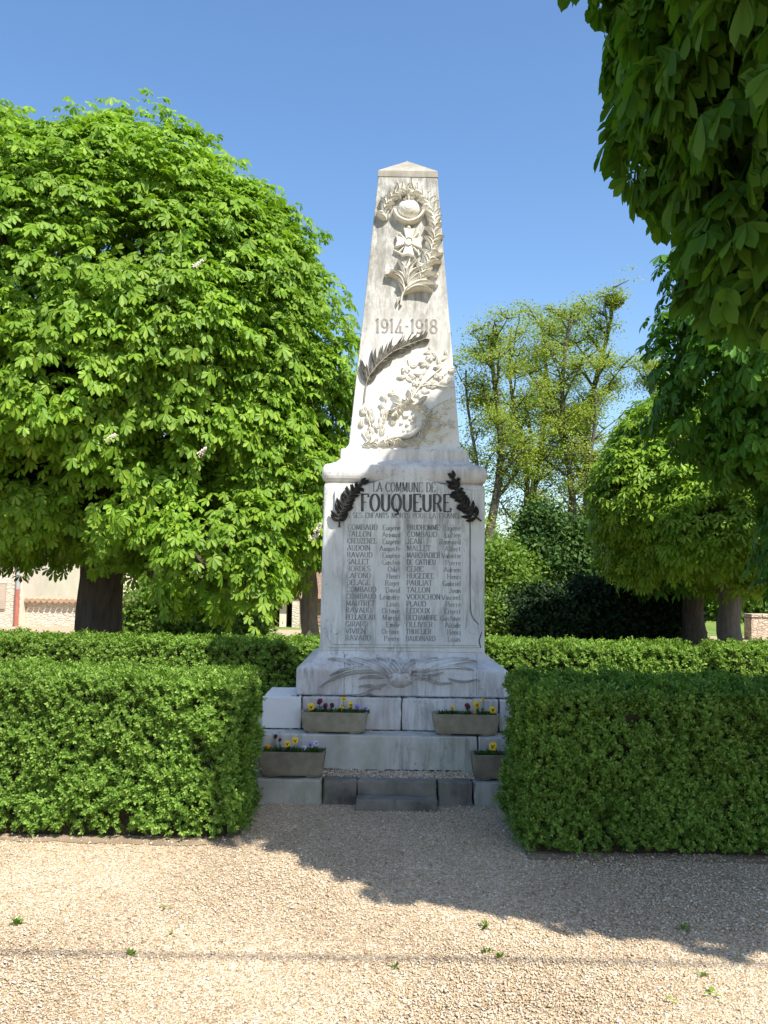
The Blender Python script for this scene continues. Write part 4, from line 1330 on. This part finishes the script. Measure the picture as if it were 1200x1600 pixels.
# ------------------------------------------------------------------ clipped box hedges
def hedge(x0, x1, y0, y1, z1, label, rng, dens, leaf, faces, batter=0.0, corner=.08, group="clipped box hedges round the memorial"):
    root = empty("box_hedge", ((x0 + x1) / 2, (y0 + y1) / 2, 0), label, "hedge", group)
    bm = bmesh.new(); add_box(bm, x0 + .07, x1 - .07, y0 + .07, y1 - .07, 0, z1 - .07)
    from_bm("twigs", bm, M['hedge_core'], root)
    Ps, Ns = [], []
    W_, D_ = x1 - x0, y1 - y0
    for f in faces:
        A = {'front': W_ * z1, 'back': W_ * z1, 'left': D_ * z1, 'right': D_ * z1, 'top': W_ * D_}[f]
        n = int(A * dens)
        u, v = rng.random(n), rng.random(n)
        if f == 'front': p = np.stack([x0 + u * W_, np.full(n, y0), .03 + v * (z1 - .03)], 1); q = (0, -1, 0)
        if f == 'back': p = np.stack([x0 + u * W_, np.full(n, y1), .03 + v * (z1 - .03)], 1); q = (0, 1, 0)
        if f == 'left': p = np.stack([np.full(n, x0), y0 + u * D_, .03 + v * (z1 - .03)], 1); q = (-1, 0, 0)
        if f == 'right': p = np.stack([np.full(n, x1), y0 + u * D_, .03 + v * (z1 - .03)], 1); q = (1, 0, 0)
        if f == 'top': p = np.stack([x0 + u * W_, y0 + v * D_, np.full(n, z1)], 1); q = (0, 0, 1)
        Ps.append(p); Ns.append(np.tile(np.array(q, float), (n, 1)))
    P = np.concatenate(Ps); Nn = np.concatenate(Ns)
    # round the edges over
    lo = np.array([x0 + corner, y0 + corner, -9]); hi = np.array([x1 - corner, y1 - corner, z1 - corner])
    cl = np.clip(P, lo, hi); dv = P - cl
    ln = np.linalg.norm(dv, axis=1, keepdims=True)
    P = np.where(ln > corner, cl + dv / np.maximum(ln, 1e-6) * corner, P)
    Nn = norm(np.where(ln > 1e-6, dv / np.maximum(ln, 1e-6), Nn) * .7 + Nn * .3)
    # lumps and depth
    ph = rng.uniform(0, 6, 4)
    lump = .022 * (np.sin(P[:, 0] * 9 + P[:, 2] * 7 + ph[0]) * np.sin(P[:, 2] * 11 - P[:, 1] * 8 + ph[1])) + .016 * np.sin(P[:, 0] * 23 + ph[2]) * np.sin(P[:, 2] * 19 + P[:, 1] * 17 + ph[3])
    under = np.clip((.18 - P[:, 2]) / .18, 0, 1)
    dep = -.075 * rng.random(len(P)) ** 1.4 + .012 * rng.normal(size=len(P)) + (rng.random(len(P)) < .04) * .03
    cell = np.floor((P + .03 * np.sin(P[:, [1, 2, 0]] * 31 + ph[0]) + rng.normal(size=P.shape) * .008) / (leaf * 3.1)).astype(np.int64)
    hsh = (cell[:, 0] * 73856093 ^ cell[:, 1] * 19349663 ^ cell[:, 2] * 83492791) % 4096
    tab = rng.random((4096, 4))
    off = (tab[hsh, 0] - .68) * .065
    tilt = (tab[hsh, 1:] - .5) * 1.1
    wav = np.zeros(len(P))
    for q in range(9):
        kv = rng.normal(size=3); kv = kv / np.linalg.norm(kv) * rng.uniform(7, 26)
        wav += np.sin(P @ kv + rng.uniform(0, 6.28)) * .0055
    P = P + Nn * (lump * .6 + dep * .8 + off + wav)[:, None]
    thin = np.sin(P[:, 0] * 6.3 + ph[1]) * np.sin(P[:, 2] * 7.7 + P[:, 1] * 5 + ph[2]) + np.sin(P[:, 0] * 15 + ph[3]) * np.sin(P[:, 2] * 13 + ph[0]) * .6
    keep = rng.random(len(P)) < np.where(thin > 1.0, .35, np.where(P[:, 2] < .10, .6, 1.0))
    P, Nn, tilt = P[keep], Nn[keep], tilt[keep]
    P[:, 2] = np.maximum(P[:, 2], .01)
    # taper with height: the sides lean in a little
    cx, cy = (x0 + x1) / 2, (y0 + y1) / 2
    k = 8
    n = len(P)
    ax = norm(Nn + np.array([0, 0, .6]) + tilt + rng.normal(size=(n, 3)) * .3)
    t = norm(np.cross(ax, np.array([.31, .77, .2]))); b = np.cross(ax, t)
    a = np.arange(k)[None] * 2.4 + rng.uniform(0, 6.28, (n, 1))
    side = np.cos(a)[..., None] * t[:, None] + np.sin(a)[..., None] * b[:, None]
    d = norm(side * rng.uniform(.7, 1.1, (n, k, 1)) + ax[:, None] * rng.uniform(.4, 1.0, (n, k, 1)))
    pos = P[:, None] + ax[:, None] * (np.arange(k)[None, :, None] / k * leaf * 1.7)
    L = leaf * rng.uniform(.75, 1.2, (n, k))
    V = leafset(pos.reshape(-1, 3), d.reshape(-1, 3), np.broadcast_to(ax[:, None], d.shape).reshape(-1, 3), L.ravel(), .27, .3)
    quads_obj("foliage", V, M['box'], root)
    return root

HL_y0, HR_y0 = 5.30, 5.12
hedge(-3.4, -.835, HL_y0 + .03, 6.08, .90, "sunlit clipped box hedge at the left front", np.random.default_rng(31), 5000, .0235, ('front', 'top', 'right'), corner=.035)
hedge(.83, 3.5, HR_y0 + .02, 5.9, .91, "shaded dark green clipped box hedge at the right front", np.random.default_rng(32), 5000, .0235, ('front', 'top', 'left'), corner=.035)
YBH = 9.9
xg0, xg1 = at(1097, 1020, YBH).x, at(1123, 1020, YBH).x
hedge(-6.6, .1, YBH, YBH + .8, at(800, 1007, YBH).z - .045, "low box hedge behind the sunny front hedge, crossed by the memorial's shadow", np.random.default_rng(36), 1300, .036, ('front', 'top'), corner=.08)
hedge(.12, xg0, YBH, YBH + .8, at(800, 1007, YBH).z - .03, "bright sunny low box hedge right of the memorial, above the shaded front hedge", np.random.default_rng(33), 1300, .036, ('front', 'top'), corner=.08)
hedge(xg1, 7.2, YBH, YBH + .8, at(1150, 1012, YBH).z - .035, "short box hedge behind the right one, beyond the narrow gap", np.random.default_rng(34), 1300, .036, ('front', 'top', 'left'), corner=.08)

# ------------------------------------------------------------------ trees and shrubs far behind
def locust(base_px, top_px, Y, rng, label, n_leaf, r0=.17, split=.35, extra=0.0, lean=.0):
    b = at(base_px, 985, Y); b.z = 0
    top = at(top_px[0], top_px[1] + (42 if top_px[1] < 450 else 18), Y)
    root = empty("locust_tree", b, label, "tree", "tall thin trees with pale spring leaves behind the memorial")
    bm = bmesh.new()
    H = top.z
    tips = []
    def wander(p, q, r, depth):
        p = Vector(p); q = Vector(q)
        L = (q - p).length
        n = max(4, int(L / .6))
        pts = []
        ph = rng.uniform(0, 6); ph2 = rng.uniform(0, 6)
        for i in range(n + 1):
            t = i / n
            w = L * .03 * math.sin(3.14159 * t)
            pts.append(p.lerp(q, t) + Vector((w * math.sin(5 * t + ph) * 1.3, w * math.cos(4 * t + ph2), 0)))
        tube(bm, pts, [r * (1 - .75 * i / n) for i in range(n + 1)], 6 if depth else 8, wob=.05)
        return pts
    main = wander(b - Vector((0, 0, .1)), top, r0, 0)
    nb = 15
    for i in range(nb):
        t = split + (1 - split) * (i + rng.random() * .8) / nb
        k = min(int(t * (len(main) - 1)), len(main) - 2)
        p = main[k]
        a = rng.uniform(0, 6.28)
        L = (1 - t * .62) * H * .29 * rng.uniform(.6, 1.2)
        d = Vector((math.cos(a) * .8, math.sin(a) * .8, rng.uniform(.55, 1.3))).normalized()
        br = wander(p, p + d * L, r0 * .5 * (1 - t * .6), 1)
        for j in range(6):
            kk = rng.integers(1, len(br))
            a2 = rng.uniform(0, 6.28)
            d2 = Vector((math.cos(a2), math.sin(a2), rng.uniform(-.1, .9))).normalized()
            L2 = L * rng.uniform(.25, .5)
            tw = wander(br[kk], br[kk] + d2 * L2, r0 * .17, 1)
            tips += tw[1:]
        tips += br[2:]
    from_bm("trunk", bm, M['bark_thin'], root, smooth=True)
    T = np.array([tuple(t) for t in tips])
    per = 30                                   # flat feathery sprays of small leaflets at the twig ends
    idx = rng.integers(0, len(T), int(n_leaf * 1.0) // per)
    cl = T[idx] + rng.normal(size=(len(idx), 3)) * .12
    fl = rng.normal(size=(len(idx), per, 3)) * np.array([.24, .24, .075])
    fl[..., 2] -= .35 * (fl[..., 0] ** 2 + fl[..., 1] ** 2)
    P = (cl[:, None] + fl).reshape(-1, 3)
    D = rng.normal(size=P.shape) * np.array([1, 1, .5]) + np.array([0, 0, -.3])
    Nn = rng.normal(size=P.shape) * .6 + np.array([0, -.3, .9])
    V = leafset(P, D, Nn, rng.uniform(.05, .11, len(P)), .28, .2)
    quads_obj("crown", V, M['locust'], root)
    return root, main

YT = 31.0
loc_specs = [(764, (768, 503), "leftmost of the tall thin trees, its bare trunk beside the memorial", 15000, .17), (806, (800, 492), "tall thin tree leaning close behind the leftmost one", 9000, .12),
             (838, (846, 472), "tall thin tree in the middle of the row, between bare forks", 15000, .15), (872, (893, 470), "tall thin tree with a dark trunk right of the middle of the row", 12000, .15),
             (905, (958, 432), "tallest thin tree carrying a twiggy nest near its top", 20000, .19), (738, (728, 560), "slender young tree right behind the edge of the memorial's shaft", 9000, .10), (826, (822, 600), "slender young tree low in front of the middle of the row", 9000, .10), (890, (880, 620), "slender young tree low before the tallest one", 9000, .10), (930, (930, 590), "slender young tree between the tallest one and the sunlit chestnut", 10000, .11),
             (975, (1018, 545), "thin tree half hidden by the sunlit chestnut at the right of the row", 11000, .14)]
for i, (bp, tp, lab, nl, r0) in enumerate(loc_specs):
    lt, main = locust(bp, tp, YT + (i * 37 % 5) - 2, np.random.default_rng(50 + i), lab, nl, r0 * 1.2, split=.22 if r0 < .12 else .44)
    if 'nest' in lab: nest_main = main
# nest in the fork
pn = min(nest_main, key=lambda q: abs(q.z - at(953, 467, YT).z)) + Vector((0, -.22, 0))
bm = bmesh.new()
rn = random.Random(2)
for i in range(240):
    a = rn.uniform(0, 6.28); el = rn.uniform(-1.3, .5)
    c = Vector((math.cos(a) * math.cos(el) * .32, math.sin(a) * math.cos(el) * .32, math.sin(el) * .24)) * rn.uniform(.7, 1.05) + pn
    d = Vector((-math.sin(a) + rn.uniform(-.6, .6), math.cos(a) + rn.uniform(-.6, .6), rn.uniform(-.4, .4))).normalized() * rn.uniform(.08, .19)
    tube(bm, [c - d, c, c + d], .013, 4)
tag(from_bm("bird_nest", bm, M['bark'], None, pn), "round twiggy bird nest near the top of the tallest thin tree", "nest")

def bush(name, px, py, Y, rad, n, leaf, mat, label, cat, rng, group=None, stems=True, zmin=.02):
    c = at(px, py, Y)
    b = Vector((c.x, Y, 0))
    root = empty(name, b, label, cat, group)
    lobes = [((c.x, Y, c.z), rad)]
    for k in range(4):
        d = norm(rng.normal(size=3)[None])[0] * np.array(rad) * .62
        lobes.append(((c.x + d[0], Y + d[1], max(c.z + d[2], .3)), tuple(np.array(rad) * rng.uniform(.4, .6))))
    P, Nn = on_lobes(lobes, n, rng, .55, 1.1, .09, zmin)
    k = 5
    P = (P[:, None] + rng.normal(size=(n, k, 3)) * leaf * 1.1).reshape(-1, 3)
    Nn = np.repeat(Nn, k, 0)
    P[:, 2] = np.maximum(P[:, 2], .02)
    D = rng.normal(size=P.shape) * .8 + Nn * .6 + np.array([0, 0, .1])
    V = leafset(P, D, Nn + rng.normal(size=P.shape) * .5 + np.array([0, 0, .5]), leaf * rng.uniform(.7, 1.3, len(P)), .32, .25)
    quads_obj("foliage", V, mat, root)
    if stems:
        bm = bmesh.new()
        for q in range(7):
            d = rng.normal(size=3)
            e_ = Vector((c.x + d[0] * rad[0] * .35, Y + d[1] * rad[1] * .35, c.z + abs(d[2]) * rad[2] * .5))
            tube(bm, [b + Vector((d[0] * .08, d[1] * .08, -.03)), b.lerp(e_, .5) + Vector((.05 * d[1], .05 * d[0], 0)), e_], [.06, .04, .015], 6)
        from_bm("stems", bm, M['bark'], root)
    return root

rb = lambda s: np.random.default_rng(s)
# ivy-clad stems and dark shrubs in the middle distance
bush("ivy_bush", 846, 835, 27.5, (.75, .9, .9), 800, .13, M['ivy'], "dark ivy thicket climbing the stems right of the memorial", "ivy", rb(70))
bush("ivy_bush", 868, 880, 27, (1.2, 1.0, .95), 1100, .14, M['ivy'], "broad dark green evergreen shrub below the ivy thicket", "shrub", rb(72))
bush("ivy_bush", 925, 860, 27.5, (.9, 1.0, .95), 800, .14, M['ivy'], "dark evergreen shrub against the left side of the sunlit chestnut", "shrub", rb(73))
bush("shrub", 775, 900, 25.5, (.75, .8, .85), 1200, .13, M['bush'], "light green leafy shrub touching the right side of the pedestal", "shrub", rb(74))
bush("shrub", 805, 905, 26.5, (.8, .8, .75), 1200, .13, M['bush'], "pale green shrub between the light one and the dark shade", "shrub", rb(75))
bush("shrub", 772, 975, 22.5, (.45, .6, .55), 1800, .10, M['bush'], "low bright green shrub just above the back hedge beside the memorial", "shrub", rb(76))
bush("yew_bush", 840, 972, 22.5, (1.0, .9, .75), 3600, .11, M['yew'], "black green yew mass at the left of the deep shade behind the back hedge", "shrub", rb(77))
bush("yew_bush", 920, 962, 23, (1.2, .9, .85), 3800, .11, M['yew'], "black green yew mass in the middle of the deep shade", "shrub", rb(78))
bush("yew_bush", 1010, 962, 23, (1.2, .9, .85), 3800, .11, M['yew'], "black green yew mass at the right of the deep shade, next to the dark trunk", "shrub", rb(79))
# shrubs under the left tree
bush("shrub", 250, 970, 21, (1.1, .9, .9), 3000, .10, M['bush'], "green shrub right of the big trunk under the left tree", "shrub", rb(80))
bush("shrub", 315, 965, 22, (1.0, .9, .95), 3000, .10, M['bush'], "tall green shrub in the middle of the gap under the left tree", "shrub", rb(81))
bush("shrub", 365, 980, 23, (.8, .8, .7), 2200, .10, M['bush'], "small green shrub near the outbuilding under the left tree", "shrub", rb(82))
# grassy bank at the right: things behind
bush("shrub", 1168, 935, 30, (1.6, .9, 1.2), 2600, .16, M['bush'], "pale tangled shrub above the stone pillar at the right edge", "shrub", rb(83))
bush("shrub", 1110, 955, 31, (1.4, .9, 1.2), 2600, .16, M['bush'], "light green shrub seen between the two right trunks", "shrub", rb(84))
bush("shrub", 1230, 950, 31, (1.6, .9, 1.3), 2000, .16, M['bush'], "pale shrub cut off by the right edge behind the pillar", "shrub", rb(85))

def bank():
    bm = bmesh.new()
    bmesh.ops.create_grid(bm, x_segments=50, y_segments=14, size=.5)
    for v in bm.verts:
        x = -8 + (v.co.x + .5) * 60; y = 27 + (v.co.y + .5) * 40
        t = (v.co.y + .5)
        v.co = Vector((x, y, -.02 + 2.6 * (t ** .8) * min(1, (x + 8) / 8) + .15 * mnoise.noise(Vector((x * .4, y * .4, 0))) * t))
    tag(from_bm("grass_bank", bm, M['grass'], smooth=True), kind='structure')
bank()
# far tree line
for i, (px, py, rad) in enumerate(((640, 905, (4, 2, 2.6)), (730, 890, (3.6, 2, 3.0)), (560, 900, (4, 2, 2.8)), (1000, 870, (4, 2, 3.6)), (880, 890, (3.6, 2, 2.8)))):
    bush("far_tree", px, py, 56 + i, rad, 1700, .32, M['bush'], ["distant leafy tree hidden mostly behind the memorial", "distant leafy tree right of the pedestal, seen between the bare trunks", "distant leafy tree left of the pedestal",
         "distant leafy tree behind the sunlit chestnut", "distant leafy tree behind the ivy thicket"][i], "tree", rb(90 + i))

# ------------------------------------------------------------------ buildings at the left
YH = 25.0
def box_px(bm, x0, x1, y0, y1, Y, depth, z0=None, z1=None, bev=0):
    a = at(x0, y1, Y); b = at(x1, y0, Y)
    add_box(bm, a.x, b.x, Y, Y + depth, a.z if z0 is None else z0, b.z if z1 is None else z1, bev)
    return a, b
xa, xb = at(-260, 900, YH).x, at(33, 900, YH).x
house = empty("stone_house", ((xa + xb) / 2, YH + 3, 0), "cream stone house with a shutter and a drainpipe at the left edge", "house")
bm = bmesh.new(); add_box(bm, xa, xb, YH, YH + 7, -.05, 5.2)
from_bm("wall", bm, M['rubble'], house)
bm = bmesh.new()
for s in (0, 1):
    pass
vs = [bm.verts.new(v) for v in ((xa - .3, YH - .35, 5.1), (xb + .2, YH - .35, 5.1), (xb + .2, YH + 3.5, 7.0), (xa - .3, YH + 3.5, 7.0), (xa - .3, YH + 7.35, 5.1), (xb + .2, YH + 7.35, 5.1))]
bm.faces.new((vs[0], vs[1], vs[2], vs[3])); bm.faces.new((vs[3], vs[2], vs[5], vs[4]))
bmesh.ops.solidify(bm, geom=bm.faces[:], thickness=.12)
from_bm("roof", bm, M['tile'], house)
bm = bmesh.new(); add_box(bm, xb + .002, xb + .05, YH + .02, YH + 6.98, -.05, 5.15)
from_bm("gable_render", bm, M['plaster'], house)
bm = bmesh.new(); a, b = box_px(bm, -10, 9, 912, 951, YH - .06, .05)
from_bm("shutter", bm, M['shutter'], house)
bm = bmesh.new(); a, b = box_px(bm, -12, 11, 908, 911, YH - .03, .025)
from_bm("lintel", bm, M['plaster'], house)
xp = at(27, 930, YH - .08).x
bm = bmesh.new(); tube(bm, [(xp, YH - .08, 1.02), (xp, YH - .08, 5.1)], .05, 10)
from_bm("downpipe", bm, M['zinc'], house)
bm = bmesh.new(); tube(bm, [(xp, YH - .08, -.02), (xp, YH - .08, 1.03)], .06, 10)
tag(from_bm("downpipe", bm, M['redpipe'], house), "red lower length of the drainpipe")
# low wall with tile coping
wz = at(80, 940, YH + .3).z
x0w, x1w = xb + .056, at(215, 940, YH + .3).x
wall = empty("stone_wall", ((x0w + x1w) / 2, YH + .5, 0), "rubble stone wall with a clay tile coping beside the cream house", "wall")
bm = bmesh.new(); add_box(bm, x0w, x1w, YH + .3, YH + .7, -.05, wz)
from_bm("wall", bm, M['rubble'], wall)
bm = bmesh.new()
n = int((x1w - x0w) / .16)
for i in range(n):
    x = x0w + .08 + i * .16
    pts = [Vector((x, YH + .12, wz + .03)), Vector((x, YH + .5, wz + .08)), Vector((x, YH + .9, wz + .03))]
    tube(bm, pts, [.068, .064, .068], 8)
add_box(bm, x0w, x1w, YH + .2, YH + .8, wz + .002, wz + .05)
from_bm("tile_coping", bm, M['tile'], wall)
# pale house behind that wall
x0p, x1p = at(60, 900, 33).x, at(300, 900, 33).x
barn = empty("rendered_house", ((x0p + x1p) / 2, 36, 0), "pale rendered house standing behind the tile topped wall", "house")
bm = bmesh.new(); add_box(bm, x0p, x1p, 33, 39, -.05, 4.2)
from_bm("wall", bm, M['plaster'], barn)
bm = bmesh.new()
vs = [bm.verts.new(v) for v in ((x0p - .2, 32.7, 4.2), (x1p + .2, 32.7, 4.2), (x1p + .2, 36, 5.8), (x0p - .2, 36, 5.8), (x0p - .2, 39.3, 4.2), (x1p + .2, 39.3, 4.2))]
bm.faces.new((vs[0], vs[1], vs[2], vs[3])); bm.faces.new((vs[3], vs[2], vs[5], vs[4]))
bmesh.ops.solidify(bm, geom=bm.faces[:], thickness=.12)
from_bm("roof", bm, M['tile'], barn)
# outbuilding in the gap left of the memorial
YO = 27.0
x0o, x1o = at(384, 960, YO).x, at(560, 960, YO).x
zo = at(430, 935, YO).z
ob = empty("outbuilding", ((x0o + x1o) / 2, YO + 2, 0), "brown stone outbuilding with a dark doorway in the gap left of the memorial", "building")
xd0, xd1 = at(424, 960, YO).x, at(457, 960, YO).x
bm = bmesh.new()
add_box(bm, x0o, xd0 - .003, YO, YO + 4, -.05, zo)
add_box(bm, xd1 + .003, x1o, YO, YO + 4, -.05, zo)
from_bm("wall", bm, M['rubble_dark'], ob)
bm = bmesh.new(); add_box(bm, xd0, xd1, YO + .5, YO + .56, -.05, zo - .1)
from_bm("door", bm, M['darkwood'], ob)
bm = bmesh.new(); a = at(437, 960, YO); add_box(bm, a.x, a.x + .2, YO - .02, YO + .3, -.05, zo - .002)
from_bm("door_post", bm, M['plaster'], ob)
a, b = at(457, 990, YO).x, at(468, 990, YO).x
bm = bmesh.new(); add_box(bm, a, b, YO - .25, YO - .004, -.05, zo - .01)
from_bm("buttress", bm, M['rubble'], ob)
bm = bmesh.new()
vs = [bm.verts.new(v) for v in ((x0o - .2, YO - .3, zo + .02), (x1o + .2, YO - .3, zo + .02), (x1o + .2, YO + 2, zo + 1.1), (x0o - .2, YO + 2, zo + 1.1), (x0o - .2, YO + 4.3, zo + .02), (x1o + .2, YO + 4.3, zo + .02))]
bm.faces.new((vs[0], vs[1], vs[2], vs[3])); bm.faces.new((vs[3], vs[2], vs[5], vs[4]))
bmesh.ops.solidify(bm, geom=bm.faces[:], thickness=.1)
from_bm("roof", bm, M['tile'], ob)
bm = bmesh.new(); a, b = at(383, 990, YO - 1).x, at(396, 990, YO - 1).x
add_box(bm, a, b, YO - 1, YO - .6, -.05, at(390, 982, YO - 1).z, .02)
tag(from_bm("gate_pier", bm, M['plaster'], None), "pale low gate pier beside the outbuilding", "pier")
# stone pillar at the right
YR = 24.0
a, b = at(1174, 1000, YR), at(1260, 966, YR)
bm = bmesh.new(); add_box(bm, a.x, b.x, YR, YR + .5, -.05, b.z, .03)
sw = empty("stone_wall", ((a.x + b.x) / 2, YR + .25, 0), "reddish rubble stone wall end at the right edge behind the hedges", "wall")
from_bm("wall", bm, M['rubble_pillar'], sw)
bm = bmesh.new()
rk = random.Random(3)
x = a.x
while x < b.x - .1:
    w = rk.uniform(.25, .45)
    add_box(bm, x, min(x + w - .01, b.x), YR - .03, YR + .53, b.z + .002, b.z + rk.uniform(.06, .11), .015)
    x += w
from_bm("coping", bm, M['rubble_pillar'], sw)

# ------------------------------------------------------------------ cable whose shadow crosses the gravel
zc = 6.2
p0 = Vector((0, 3.76, 0)) + sun_dir * (zc / sun_dir.z)
bm = bmesh.new()
tube(bm, [Vector((p0.x + x, p0.y, zc + .0006 * x * x)) for x in range(-16, 17, 2)], .0125, 8)
tag(from_bm("overhead_cable", bm, M['cable'], None, p0), "black overhead cable casting the thin shadow line across the sunny gravel", "cable")

# ------------------------------------------------------------------ weeds and fallen leaves on the gravel
def weed(px, py, s, label):
    p = ground(px, py)
    bm = bmesh.new()
    for i in range(16):
        a = rr.uniform(0, 6.28); el = rr.uniform(.2, 1.2)
        d = Vector((math.cos(a) * math.cos(el), math.sin(a) * math.cos(el), math.sin(el)))
        L = s * rr.uniform(.5, 1.1)
        q = p + Vector((rr.uniform(-.01, .01), rr.uniform(-.01, .01), .003))
        sd = d.cross(Vector((.1, .2, 1))).normalized() * L * .2
        bm.faces.new([bm.verts.new(v) for v in (q, q + d * L * .55 + sd, q + d * L, q + d * L * .55 - sd)])
    tag(from_bm("weed", bm, M['bush'], None, p), label, "weed", "weeds in the gravel")
weed(26, 1445, .045, "dark green weed in the gravel near the left edge")
weed(758, 1450, .045, "green weed in sunny gravel just below the shadow edge")
weed(760, 1490, .028, "tiny weed under the cable shadow, left of another")
weed(779, 1497, .03, "tiny weed under the cable shadow, right of another")
weed(616, 1512, .03, "small flat weed in the lower middle of the gravel")
weed(205, 1493, .03, "small weed in the gravel below the cable shadow at the left")
weed(1098, 1527, .03, "small weed in sunny gravel at the lower right")
weed(1070, 1455, .035, "dark weed inside the tree shadow at the right")
def fallen(px, py, s, label):
    p = ground(px, py); p.z = .016
    V, lo, to = palmate(np.array([tuple(p)]), np.array([[rr.uniform(-.2, .2), rr.uniform(-.2, .2), 1.0]]), np.array([[rr.uniform(-1, 1), .5, 0]]), np.array([s]), np.random.default_rng(int(px)), 3, ST_FINE, .05, .15, .02)
    tag(from_np("fallen_leaf", V, lo, to, M['leaf_far'], None, p), label, "leaf", "fallen leaves on the gravel")
fallen(260, 1422, .05, "pale green fallen leaf on sunny gravel at the left")
fallen(267, 1464, .04, "fallen leaf lying on the cable shadow at the left")
fallen(1114, 1558, .05, "pale green fallen leaf on gravel near the lower right corner")
fallen(1068, 1450, .05, "green fallen leaf lying in the tree shadow at the right")
fallen(1052, 1570, .03, "small fallen leaf left of the one near the lower right corner")
